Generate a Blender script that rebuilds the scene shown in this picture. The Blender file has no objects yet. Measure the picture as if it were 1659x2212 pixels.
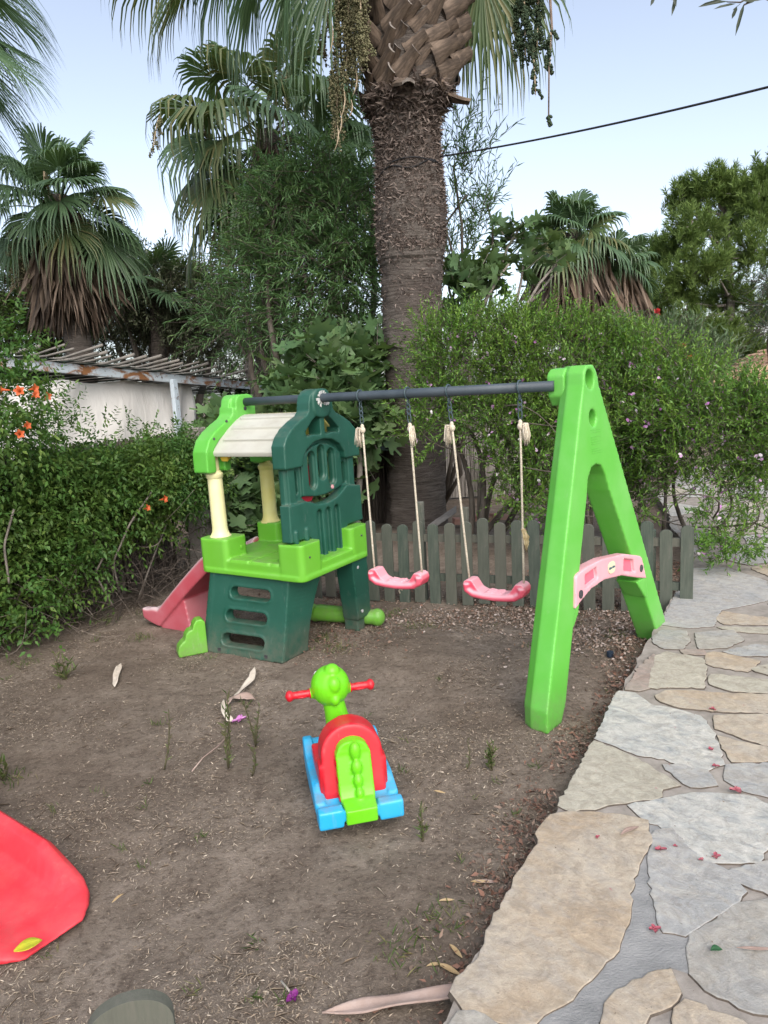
import bpy, bmesh, math, random
import numpy as np
from mathutils import Vector, Matrix
from mathutils.geometry import tessellate_polygon
R_ = math.radians
rng = np.random.default_rng(7)
random.seed(7)
SC = bpy.context.scene
COL = SC.collection
PI = math.pi
# ------------------------------------------------------------------ camera model (metres, yard ground z = 0)
FPX, CX, CY, CH = 1534., 829.5, 1106., 1.6
TH, RO = R_(10.0), R_(3.5)
def ray(x, y):
    X = (x - CX) / FPX; Y = (CY - y) / FPX
    a = X * math.cos(RO) + Y * math.sin(RO); b = -X * math.sin(RO) + Y * math.cos(RO)
    return np.array([a, math.cos(TH) + b * math.sin(TH), -math.sin(TH) + b * math.cos(TH)])
def G(x, y, z=0.):
    d = ray(x, y); return np.array([0, 0, CH]) + d * ((z - CH) / d[2])
def P(x, y, Y):
    d = ray(x, y); return np.array([0, 0, CH]) + d * (Y / d[1])
def nrm(v):
    v = np.asarray(v, float); return v / (np.linalg.norm(v, axis=-1, keepdims=True) + 1e-12)
# ------------------------------------------------------------------ tagging
def tag(o, label=None, cat=None, group=None, kind=None):
    if label: o['label'] = label
    if cat: o['category'] = cat
    if group: o['group'] = group
    if kind: o['kind'] = kind
    return o
def thing(name, label, cat, loc=(0, 0, 0), rz=0., group=None):
    o = bpy.data.objects.new(name, None); COL.objects.link(o)
    o.empty_display_size = .1
    o.location = tuple(loc); o.rotation_euler = (0, 0, rz)
    return tag(o, label, cat, group)
def link(name, me, mat=None, parent=None, loc=None):
    o = bpy.data.objects.new(name, me); COL.objects.link(o)
    if mat is not None:
        for m in (mat if isinstance(mat, (list, tuple)) else [mat]): me.materials.append(m)
    if parent is not None: o.parent = parent
    if loc is not None: o.location = tuple(loc)
    return o
def copy_tree(o, parent=None):
    c = o.copy(); COL.objects.link(c)
    if parent is not None: c.parent = parent
    for ch in list(o.children): copy_tree(ch, c)
    return c
# ------------------------------------------------------------------ mesh collecting
class MB:
    def __init__(s): s.V = []; s.F = []; s.M = []; s.n = 0
    def add(s, V, F, m=0):
        V = np.asarray(V, float).reshape(-1, 3)
        s.V.append(V); s.F += [tuple(int(i) + s.n for i in f) for f in F]; s.M += [m] * len(F); s.n += len(V); return s
    def box(s, a, b, m=0, T=None):
        (x0, y0, z0), (x1, y1, z1) = a, b
        V = np.array([(x0,y0,z0),(x1,y0,z0),(x1,y1,z0),(x0,y1,z0),(x0,y0,z1),(x1,y0,z1),(x1,y1,z1),(x0,y1,z1)], float)
        if T is not None: V = T(V)
        return s.add(V, [(0,3,2,1),(4,5,6,7),(0,1,5,4),(1,2,6,5),(2,3,7,6),(3,0,4,7)], m)
    def hexa(s, V, m=0):
        return s.add(V, [(0,3,2,1),(4,5,6,7),(0,1,5,4),(1,2,6,5),(2,3,7,6),(3,0,4,7)], m)
    def tube(s, pts, r, n=8, m=0, cap=True, flat=1.):
        pts = np.asarray(pts, float); k = len(pts)
        r = np.full(k, r, float) if np.isscalar(r) else np.asarray(r, float)
        tg = nrm(np.gradient(pts, axis=0)); up = np.array([0, 0, 1.])
        if abs(tg[0] @ up) > .9: up = np.array([1., 0, 0])
        V = []; u = nrm(np.cross(tg[0], up))
        for i in range(k):
            u = nrm(u - tg[i] * (u @ tg[i])); w = np.cross(tg[i], u)
            for j in range(n):
                a = 2 * PI * j / n; V.append(pts[i] + r[i] * (math.cos(a) * u + flat * math.sin(a) * w))
        F = [(i*n+j, i*n+(j+1)%n, (i+1)*n+(j+1)%n, (i+1)*n+j) for i in range(k-1) for j in range(n)]
        if cap: F += [tuple(range(n))[::-1], tuple((k-1)*n + j for j in range(n))]
        return s.add(V, F, m)
    def ball(s, c, r, m=0, nu=14, nv=9):
        r = np.array([r]*3 if np.isscalar(r) else r, float); c = np.asarray(c, float); V = [c + (0, 0, r[2])]
        for i in range(1, nv):
            t = PI * i / nv
            for j in range(nu):
                p = 2 * PI * j / nu; V.append(c + r * (math.sin(t)*math.cos(p), math.sin(t)*math.sin(p), math.cos(t)))
        V.append(c - (0, 0, r[2])); L = len(V) - 1; F = [(0, 1+j, 1+(j+1)%nu) for j in range(nu)]
        F += [(1+i*nu+j, 1+(i+1)*nu+j, 1+(i+1)*nu+(j+1)%nu, 1+i*nu+(j+1)%nu) for i in range(nv-2) for j in range(nu)]
        b = 1 + (nv-2)*nu; F += [(b+j, L, b+(j+1)%nu) for j in range(nu)]
        return s.add(V, F, m)
    def prism(s, loops, w0, w1, fn, m=0):
        """closed solid: 2D outline (first loop) with holes, from w0 to w1, fn(u,v,w)->xyz arrays"""
        ls = []
        for i, l in enumerate(loops):
            l = np.asarray(l, float); A = np.sum(l[:,0]*np.roll(l[:,1],-1) - np.roll(l[:,0],-1)*l[:,1])
            if (A > 0) != (i == 0): l = l[::-1]
            ls.append(l)
        tri = tessellate_polygon([[Vector((p[0], p[1], 0)) for p in l] for l in ls])
        flat = np.concatenate(ls); n = len(flat); F = []
        for t in tri:
            a, b, c = flat[t[0]], flat[t[1]], flat[t[2]]
            cr = (b[0]-a[0])*(c[1]-a[1]) - (b[1]-a[1])*(c[0]-a[0])
            t = tuple(t) if cr > -1e-12 else tuple(t)[::-1]
            F.append(tuple(i + n for i in t)); F.append(t[::-1])
        o = 0
        for l in ls:
            k = len(l); F += [(o+i, o+(i+1)%k, n+o+(i+1)%k, n+o+i) for i in range(k)]; o += k
        V = np.concatenate([fn(flat[:,0], flat[:,1], np.full(n, w0)), fn(flat[:,0], flat[:,1], np.full(n, w1))])
        return s.add(V, F, m)
    def grid(s, X, m=0, closed=False):
        X = np.asarray(X, float); a, b = X.shape[:2]; bb = b if closed else b - 1
        return s.add(X.reshape(-1, 3), [(i*b+j, i*b+(j+1)%b, (i+1)*b+(j+1)%b, (i+1)*b+j) for i in range(a-1) for j in range(bb)], m)
    def mesh(s, name, smooth=True, angle=None):
        me = bpy.data.meshes.new(name)
        me.from_pydata(np.concatenate(s.V).tolist(), [], s.F)
        if any(s.M): me.polygons.foreach_set('material_index', s.M)
        if smooth: me.polygons.foreach_set('use_smooth', [True]*len(me.polygons))
        me.update()
        if angle: me.set_sharp_from_angle(angle=R_(angle))
        return me
    def build(s, name, mat, parent=None, smooth=True, angle=None, loc=None, bevel=0, recalc=False):
        me = s.mesh(name, smooth, angle)
        if recalc: fixn(me)
        o = link(name, me, mat, parent, loc)
        if bevel:
            b = o.modifiers.new('b', 'BEVEL'); b.width = bevel; b.segments = 2; b.limit_method = 'ANGLE'; b.angle_limit = R_(35)
        return o
    def mold(s, name, mat, parent=None, vox=.006, it=6, loc=None):
        """rotomoulded plastic: fuse overlapping solids and round every edge"""
        me = s.mesh(name, True); fixn(me); o = link(name, me, mat, parent, loc)
        r = o.modifiers.new('r', 'REMESH'); r.mode = 'VOXEL'; r.voxel_size = vox; r.use_smooth_shade = True
        if it: q = o.modifiers.new('s', 'SMOOTH'); q.factor = .5; q.iterations = it
        return o
def fixn(me):
    bm = bmesh.new(); bm.from_mesh(me); bmesh.ops.recalc_face_normals(bm, faces=bm.faces); bm.to_mesh(me); bm.free()
def np_mesh(name, V, F, smooth=False, midx=None):
    """V (n,3), F (m,k) equal-size faces"""
    V = np.asarray(V, np.float32); F = np.asarray(F, np.int32); me = bpy.data.meshes.new(name)
    me.vertices.add(len(V)); me.vertices.foreach_set('co', V.ravel())
    me.loops.add(F.size); me.loops.foreach_set('vertex_index', F.ravel())
    me.polygons.add(len(F)); me.polygons.foreach_set('loop_start', np.arange(0, F.size, F.shape[1], dtype=np.int32))
    if smooth: me.polygons.foreach_set('use_smooth', np.ones(len(F), bool))
    if midx is not None: me.polygons.foreach_set('material_index', np.asarray(midx, np.int32))
    me.update(calc_edges=True); return me
# leaf templates: x along leaf, y across, z fold
T_LEAF = (np.array([(0,0,0),(.35,.5,.06),(.5,0,-.05),(.35,-.5,.06),(1,0,-.08)]), np.array([(0,2,1,1),(0,3,2,2),(1,2,4,4),(3,4,2,2)]))
T_THIN = (np.array([(0,0,0),(.3,.5,0),(.35,-.5,0),(1,0,-.1)]), np.array([(0,2,3,1)]))
T_OVAL = (np.array([(0,0,0),(.25,.42,.03),(.7,.4,.02),(1,0,-.04),(.7,-.4,.02),(.25,-.42,.03)]), np.array([(0,3,2,1),(0,5,4,3)]))
def T_fig():
    ang = np.radians([-165,-125,-95,-72,-52,-30,-12,0,12,30,52,72,95,125,165])
    rad = np.array([.18,.42,.5,.3,.62,.38,.34,.66,.34,.38,.62,.3,.5,.42,.18])
    # denser lobes: tips rounded with doubled points
    pts = [(.0,0,0)]
    for a, r in zip(ang, rad):
        if r > .45:
            for da in (-.13, .13): pts.append((.34 + r*math.cos(a+da)*.97, r*math.sin(a+da)*.97, .07*r*r*3-.06*(r*math.cos(a))**2))
        else: pts.append((.34 + r*math.cos(a), r*math.sin(a), .02))
    n = len(pts); c = (.34, 0, -.03); V = np.array([c] + pts[1:], float); k = len(V) - 1
    F = [(0, 1+i, 1+(i+1) % k, 1+(i+1) % k) for i in range(k)]
    return V, np.array(F)
T_FIG = T_fig()
def leaves(pos, d, up, ln, wd, T):
    """vectorised leaf cloud -> V, F(quads, tris repeated index removed)"""
    tv, tf = T; pos = np.asarray(pos, float); N = len(pos); x = nrm(d); y = nrm(np.cross(up, x)); z = np.cross(x, y)
    ln = np.broadcast_to(np.asarray(ln, float), (N,))[:, None, None]; wd = np.broadcast_to(np.asarray(wd, float), (N,))[:, None, None]
    V = pos[:, None] + x[:, None]*tv[None, :, :1]*ln + y[:, None]*tv[None, :, 1:2]*wd + z[:, None]*tv[None, :, 2:3]*ln
    F = tf[None] + (np.arange(N)*len(tv))[:, None, None]
    return V.reshape(-1, 3), F.reshape(-1, tf.shape[1])
def leaf_obj(name, parts, mat, parent=None):
    """parts: list of (V,F) with quads (last index repeated = triangle)"""
    o = 0; VV = []; FF = []
    for V, F in parts: VV.append(V); FF.append(F + o); o += len(V)
    V = np.concatenate(VV); F = np.concatenate(FF)
    tri = F[:, 3] == F[:, 2]
    me = bpy.data.meshes.new(name)
    q, t = F[~tri], F[tri][:, :3]
    me.vertices.add(len(V)); me.vertices.foreach_set('co', V.astype(np.float32).ravel())
    flat = np.concatenate([q.ravel(), t.ravel()]).astype(np.int32)
    me.loops.add(len(flat)); me.loops.foreach_set('vertex_index', flat)
    st = np.concatenate([np.arange(len(q))*4, len(q)*4 + np.arange(len(t))*3]).astype(np.int32)
    me.polygons.add(len(st)); me.polygons.foreach_set('loop_start', st)
    me.update(calc_edges=True)
    return link(name, me, mat, parent)
def rdir(n): return nrm(rng.normal(size=(n, 3)))
def lobes_px(L):
    """(px, py, Y, rx_px, ry_px) -> centre, radii"""
    out = []
    for px, py, Y, rx, ry in L:
        s = Y / FPX; out.append((P(px, py, Y), np.array([rx*s, max(rx, ry)*s*.8, ry*s])))
    return out
def twigs(lobes, n, tl=.3, nl=10, out=.8, up=.3, rnd=.6, droop=.2, shell=.5, lang=.9, zmin=.05, wob=.12):
    C = np.array([l[0] for l in lobes]); Rr = np.array([l[1] for l in lobes])
    w = (Rr[:, 0]*Rr[:, 2])**1.1; k = rng.choice(len(C), n, p=w/w.sum())
    u = rdir(n); rad = (rng.random(n)**(1/3.))*(1-shell) + shell*(1 - .25*rng.random(n)**2)
    base = C[k] + u*Rr[k]*rad[:, None]
    # uneven outline: push by low-frequency noise
    base += .25*Rr[k]*np.sin(base*np.array([7.1, 5.3, 6.3])[None] + np.array([.3, 1.1, 2.]))*wob/.12*.35
    d = nrm(u*out + np.array([0, 0, up]) + rdir(n)*rnd)
    L = tl*(.5 + rng.random(n)); t = (np.arange(nl) + .5)/nl
    pos = base[:, None] + d[:, None]*(L[:, None]*t)[..., None]
    pos[..., 2] -= droop*(L[:, None]*t**2)
    tang = d[:, None] - np.array([0, 0, 1.])*(2*droop*t)[None, :, None]
    side = nrm(np.cross(d, rdir(n)))[:, None]*np.where(np.arange(nl) % 2, 1, -1)[None, :, None]
    ld = nrm(tang + side*lang + rng.normal(size=pos.shape)*.35)
    up_ = nrm(np.array([0, 0, 1.]) + rng.normal(size=pos.shape)*.45 + side*.01)
    end = base + d*L[:, None]; end[:, 2] -= droop*L
    pos = pos.reshape(-1, 3); ok = pos[:, 2] > zmin
    return pos[ok], ld.reshape(-1, 3)[ok], up_.reshape(-1, 3)[ok], base, end
def stems(a, b, r0=.004, r1=.002, sag=0):
    n = len(a); d = nrm(b - a); x = nrm(np.cross(d, rdir(n))); y = np.cross(d, x); V = []
    for p, r in ((a, r0), (b, r1)):
        for j in range(3):
            th = 2*PI*j/3; V.append(p + (x*math.cos(th) + y*math.sin(th))*r)
    V = np.stack(V, 1).reshape(-1, 3); f = np.array([(0,1,4,3),(1,2,5,4),(2,0,3,5)])
    return V, (f[None] + (np.arange(n)*6)[:, None, None]).reshape(-1, 4)
def curve(a, b, bend=(0, 0, 0), n=8):
    a, b = np.asarray(a, float), np.asarray(b, float); t = np.linspace(0, 1, n)[:, None]
    return a + (b - a)*t + np.asarray(bend, float)*(4*t*(1 - t))
def branches(mb, root, targets, r0, r1, sag=.1, n=8, jit=.04):
    for tgt in targets:
        tgt = np.asarray(tgt, float); ln = np.linalg.norm(tgt - root)
        c = curve(root, tgt, rng.normal(size=3)*ln*.06 + np.array([0, 0, sag*ln]), 9)
        c[1:-1] += rng.normal(size=(7, 3))*jit*ln*.25
        mb.tube(c, np.linspace(r0, r1, 9), n)
def vnoise(x, y, s, seed=0):
    x = x/s; y = y/s; xi = np.floor(x).astype(int); yi = np.floor(y).astype(int); fx = x - xi; fy = y - yi
    def h(a, b):
        v = np.sin(a*127.1 + b*311.7 + seed*74.7)*43758.5453; return v - np.floor(v)
    fx = fx*fx*(3-2*fx); fy = fy*fy*(3-2*fy)
    return (h(xi,yi)*(1-fx)+h(xi+1,yi)*fx)*(1-fy) + (h(xi,yi+1)*(1-fx)+h(xi+1,yi+1)*fx)*fy
# ------------------------------------------------------------------ materials
class NT:
    def __init__(s, name):
        s.m = bpy.data.materials.new(name); s.m.use_nodes = True; s.t = s.m.node_tree; s.t.nodes.clear()
        s.out = s.n('ShaderNodeOutputMaterial')
    def n(s, typ, **kw):
        nd = s.t.nodes.new(typ)
        for k, v in kw.items():
            if k.startswith('_'): setattr(nd, k[1:], v)
            else:
                key = k.replace('__', ' ')
                try: nd.inputs[key].default_value = v
                except KeyError: nd.inputs[int(k[1:])].default_value = v
        return nd
    def l(s, a, b): s.t.links.new(a, b)
    def ramp(s, fac, stops, interp='LINEAR'):
        r = s.t.nodes.new('ShaderNodeValToRGB'); r.color_ramp.interpolation = interp; e = r.color_ramp.elements
        while len(e) < len(stops): e.new(.5)
        for el, (p, c) in zip(e, stops): el.position = p; el.color = (*c, 1) if len(c) == 3 else c
        s.l(fac, r.inputs[0]); return r.outputs[0]
    def noise(s, scale, detail=4, rough=.55, vec=None, dist=0.):
        nd = s.n('ShaderNodeTexNoise', Scale=scale, Detail=detail, Roughness=rough, Distortion=dist)
        if vec is not None: s.l(vec, nd.inputs['Vector'])
        return nd.outputs[0]
    def obj(s): return s.n('ShaderNodeTexCoord').outputs['Object']
    def mapping(s, vec, scale=(1,1,1), rot=(0,0,0)):
        nd = s.n('ShaderNodeMapping'); nd.inputs['Scale'].default_value = scale; nd.inputs['Rotation'].default_value = rot; s.l(vec, nd.inputs[0]); return nd.outputs[0]
    def mix(s, fac, a, b, typ='MIX'):
        nd = s.t.nodes.new('ShaderNodeMix'); nd.data_type = 'RGBA'; nd.blend_type = typ
        for i, v in ((0, fac), (6, a), (7, b)):
            if hasattr(v, 'is_output'): s.l(v, nd.inputs[i])
            else: nd.inputs[i].default_value = v if i == 0 else ((*v, 1) if len(v) == 3 else v)
        return nd.outputs[2]
    def math(s, op, a, b=None):
        nd = s.t.nodes.new('ShaderNodeMath'); nd.operation = op
        for i, v in enumerate((a, b)):
            if v is None: continue
            if hasattr(v, 'is_output'): s.l(v, nd.inputs[i])
            else: nd.inputs[i].default_value = v
        return nd.outputs[0]
    def bsdf(s, col, rough=.6, spec=.4, bump=None, bstr=.3, bdist=.01, **kw):
        b = s.n('ShaderNodeBsdfPrincipled')
        for k, v in kw.items(): b.inputs[k.replace('__', ' ')].default_value = v
        for nm, v in (('Base Color', col), ('Roughness', rough), ('Specular IOR Level', spec)):
            if hasattr(v, 'is_output'): s.l(v, b.inputs[nm])
            else: b.inputs[nm].default_value = v if not isinstance(v, tuple) else ((*v, 1) if len(v) == 3 else v)
        if bump is not None:
            bp = s.n('ShaderNodeBump', Strength=bstr, Distance=bdist); s.l(bump, bp.inputs['Height']); s.l(bp.outputs[0], b.inputs['Normal'])
        s.l(b.outputs[0], s.out.inputs[0]); return b
def plastic(name, col, fade=None, rough=.42, dirt=.25, fadez=None, foot=0.):
    """moulded plastic, chalky sun-fade in patches, faint dust and fine orange-peel"""
    t = NT(name); v = t.obj(); c = col
    if fade is not None:
        f = t.ramp(t.noise(3.2, 4, .6, v), [(.4, (0,0,0)), (.72, (1,1,1))]); f = t.math('MULTIPLY', f, .6); c = t.mix(f, c, fade)
    g = t.n('ShaderNodeNewGeometry'); sx = t.n('ShaderNodeSeparateXYZ'); t.l(g.outputs['Normal'], sx.inputs[0])
    upf = t.ramp(sx.outputs[2], [(.35, (0,0,0)), (.95, (1,1,1))])
    dn = t.ramp(t.noise(9, 6, .7, v), [(.42, (0,0,0)), (.7, (1,1,1))])
    c = t.mix(t.math('MULTIPLY', t.math('MULTIPLY', upf, dn), dirt*1.6), c, (.24, .2, .16))
    if foot:
        so3 = t.n('ShaderNodeSeparateXYZ'); t.l(v, so3.inputs[0]); lo = t.ramp(so3.outputs[2], [(.0, (1,1,1)), (.26, (0,0,0))])
        c = t.mix(t.math('MULTIPLY', t.math('MULTIPLY', lo, t.ramp(t.noise(16, 7, .75, v), [(.36, (.15,.15,.15)), (.62, (1,1,1))])), foot), c, (.17, .135, .105))
    sc = t.ramp(t.noise(22, 3, .8, t.mapping(v, (1, 1, .25))), [(.62, (0,0,0)), (.74, (1,1,1))])
    c = t.mix(t.math('MULTIPLY', sc, dirt*.5), c, (.45, .43, .4))
    if fadez is not None:
        fz_ = t.ramp(sx.outputs[2], [(.0, (0,0,0)), (.75, (1,1,1))]); c = t.mix(t.math('MULTIPLY', fz_, fadez[1]), c, fadez[0])
    b = t.bsdf(c, t.ramp(t.noise(6, 3, .5, v), [(.3, (rough-.08,)*3), (.75, (rough+.14,)*3)]), .45, t.noise(260, 2, .5, v), .12, .0015)
    return t.m
def leafmat(name, cols, trans=.3, rough=.5, spec=.35, vary=0.):
    t = NT(name); g = t.n('ShaderNodeNewGeometry'); k = len(cols)
    c = t.ramp(g.outputs['Random Per Island'], [(i/(k-1), x) for i, x in enumerate(cols)])
    if vary:
        v = t.obj(); c = t.mix(t.math('MULTIPLY', t.ramp(t.noise(1.7, 3, .6, v), [(.42, (0,0,0)), (.66, (1,1,1))]), vary), c, t.mix(.5, c, (.16,.2,.035), 'MIX')); c = t.mix(t.math('MULTIPLY', t.ramp(t.noise(2.6, 3, .6, t.mapping(v, (1,1,1), (1,2,3))), [(.45, (0,0,0)), (.7, (1,1,1))]), vary), c, t.mix(1., c, (.52,.6,.55), 'MULTIPLY'))
    b = t.bsdf(c, rough, spec)
    if trans:
        tr = t.n('ShaderNodeBsdfTranslucent'); t.l(t.mix(.5, c, (.16, .26, .03)), tr.inputs[0])
        mx = t.n('ShaderNodeMixShader'); mx.inputs[0].default_value = trans
        t.l(b.outputs[0], mx.inputs[1]); t.l(tr.outputs[0], mx.inputs[2]); t.l(mx.outputs[0], t.out.inputs[0])
    return t.m
def plain(name, cols, scale=8, rough=.8, bump=.3, stretch=(1,1,1), detail=6, spec=.25, bscale=None, bdist=.01):
    t = NT(name); v = t.mapping(t.obj(), stretch); f = t.noise(scale, detail, .65, v); k = len(cols)
    c = t.ramp(f, [(.3 + .4*i/(k-1), x) for i, x in enumerate(cols)])
    t.bsdf(c, rough, spec, t.noise(bscale or scale*3, detail, .7, v), bump, bdist); return t.m
EXPO = 1.2
# ------------------------------------------------------------------ camera, sky, sun
cam_d = bpy.data.cameras.new('camera'); cam = bpy.data.objects.new('camera', cam_d); COL.objects.link(cam)
cam_d.sensor_width = 36; cam_d.lens = FPX/2212*36; cam_d.clip_end = 2000; cam_d.clip_start = .05
fwd = Vector((0, math.cos(TH), -math.sin(TH))); rt0 = Vector((1, 0, 0)); up0 = rt0.cross(fwd)
rt = rt0*math.cos(RO) - up0*math.sin(RO); upv = rt0*math.sin(RO) + up0*math.cos(RO)
cam.matrix_world = Matrix(((rt.x, upv.x, -fwd.x, 0), (rt.y, upv.y, -fwd.y, 0), (rt.z, upv.z, -fwd.z, CH), (0, 0, 0, 1)))
SC.camera = cam
SUN_EL, SUN_AZ = R_(42), R_(166)       # azimuth from +Y towards +X: veiled light from behind the camera
w = bpy.data.worlds.new('World'); SC.world = w; w.use_nodes = True
nt = w.node_tree; bg = nt.nodes['Background']; sky = nt.nodes.new('ShaderNodeTexSky'); sky.sky_type = 'NISHITA'
sky.sun_disc = False; sky.sun_elevation = SUN_EL; sky.sun_rotation = SUN_AZ; sky.air_density = .9; sky.dust_density = 2.4; sky.ozone_density = 1.0
hs_ = nt.nodes.new('ShaderNodeHueSaturation'); hs_.inputs['Saturation'].default_value = .62; nt.links.new(sky.outputs[0], hs_.inputs['Color']); nt.links.new(hs_.outputs[0], bg.inputs[0]); bg.inputs[1].default_value = .13
sl = bpy.data.lights.new('sun', 'SUN'); sl.energy = 1.1; sl.angle = R_(65); sl.color = (1, .93, .84)
so = bpy.data.objects.new('sun', sl); COL.objects.link(so)
sd = Vector((math.sin(SUN_AZ)*math.cos(SUN_EL), math.cos(SUN_AZ)*math.cos(SUN_EL), math.sin(SUN_EL)))
so.rotation_euler = sd.to_track_quat('Z', 'Y').to_euler(); so.location = sd*30
SC.view_settings.view_transform = 'Standard'; SC.view_settings.look = 'None'; SC.view_settings.gamma = 1; SC.view_settings.exposure = EXPO
cy = SC.cycles; cy.use_denoising = True; cy.max_bounces = 7; cy.diffuse_bounces = 4; cy.transmission_bounces = 4; cy.glossy_bounces = 2; cy.sample_clamp_indirect = 4
# ------------------------------------------------------------------ ground
E0, E1 = np.array([.105, 1.53]), np.array([2.23, 5.14]); ED = nrm(E1 - E0)
def edge_x(y): return E0[0] + (y - E0[1])*ED[0]/ED[1]
def ground_z(x, y):
    z = .035*(vnoise(x, y, .9, 1) - .5) + .02*(vnoise(x, y, .33, 2) - .5) + .009*(vnoise(x, y, .09, 3) - .5) + .005*(vnoise(x, y, .035, 9) - .5)
    z = z*np.clip((40 - y)/30, .0, 1)
    bed = np.clip((y + .37*x - 5.35)/.6, 0, 1)*np.clip((9-y)/2, 0, 1)*np.clip((x+.8)/.5, 0, 1)
    z = z + .06*bed
    return z - .012
gx = np.concatenate([-np.geomspace(400, 4.1, 26), np.arange(-4, 3.5, .028), np.geomspace(3.6, 400, 26)])
gy = np.concatenate([-np.geomspace(200, .5, 14), np.arange(-.4, 6.4, .028), np.geomspace(6.5, 900, 50)])
X, Y = np.meshgrid(gx, gy); Z = ground_z(X, Y)
gv = np.stack([X, Y, Z], -1).reshape(-1, 3); nx, ny = len(gx), len(gy)
ii = (np.arange(ny-1)[:, None]*nx + np.arange(nx-1)[None]).ravel()
gf = np.stack([ii, ii+1, ii+1+nx, ii+nx], 1)
t = NT('soil'); v = t.obj()
big = t.noise(.9, 5, .6, v); fine = t.noise(38, 8, .72, v); mid = t.noise(6, 6, .65, v, .6)
c = t.ramp(mid, [(.3, (.132, .105, .084)), (.5, (.207, .17, .136)), (.72, (.285, .237, .194))])
c = t.mix(t.ramp(big, [(.42, (0,0,0)), (.62, (.75,.75,.75))]), c, (.125, .097, .075))
c = t.mix(t.ramp(fine, [(.35, (.75,.75,.75)), (.52, (0,0,0))]), c, (.075, .056, .043))
c = t.mix(t.ramp(t.noise(120, 3, .6, v), [(.62, (0,0,0)), (.72, (.8,.8,.8))]), c, (.36, .3, .24))
hgt = t.math('ADD', t.math('MULTIPLY', fine, .7), t.math('ADD', t.math('MULTIPLY', t.noise(120, 4, .7, v), .35), mid))
t.bsdf(c, .95, .12, hgt, .8, .02); M_SOIL = t.m
go = link('ground', np_mesh('ground', gv, gf, True), M_SOIL); tag(go, kind='structure')
# ------------------------------------------------------------------ stone path
PZ = .10
nE = np.array([ED[1], -ED[0]])                       # points away from the yard, into the path
pathpoly = [E0 - ED*3, E0, E0 + ED*1.0, E0 + ED*2, E0 + ED*3.3, E1, (2.62, 5.9), (2.72, 6.6), (3.0, 7.35), (3.35, 8.6), (4.4, 10.5), (9, 14), (12, 12), (9, 6), (6, 2), (5, -2), (1.2, -2.2)]
pathpoly = np.array([np.asarray(p, float) for p in pathpoly])
def rough_loop(pts, amp, step, r=rng):
    pts = np.asarray(pts, float)[:, :2]; out = []
    for i in range(len(pts)):
        a, b = pts[i], pts[(i+1) % len(pts)]; L = np.linalg.norm(b - a); k = max(1, int(L/step))
        n_ = np.array([-(b-a)[1], (b-a)[0]])/(L + 1e-9)
        for j in range(k):
            q = a + (b - a)*j/k
            out.append(q + n_*r.normal()*amp*(1 if j else .4))
    return np.array(out)
flatfn = lambda z0: (lambda u, v_, w_: np.stack([u, v_, w_ + z0 + .0*u], -1))
def crop7(pts): return [G(967.7 + .42696*x, 1267.3 + .42696*y, PZ)[:2] for x, y in pts]
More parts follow.
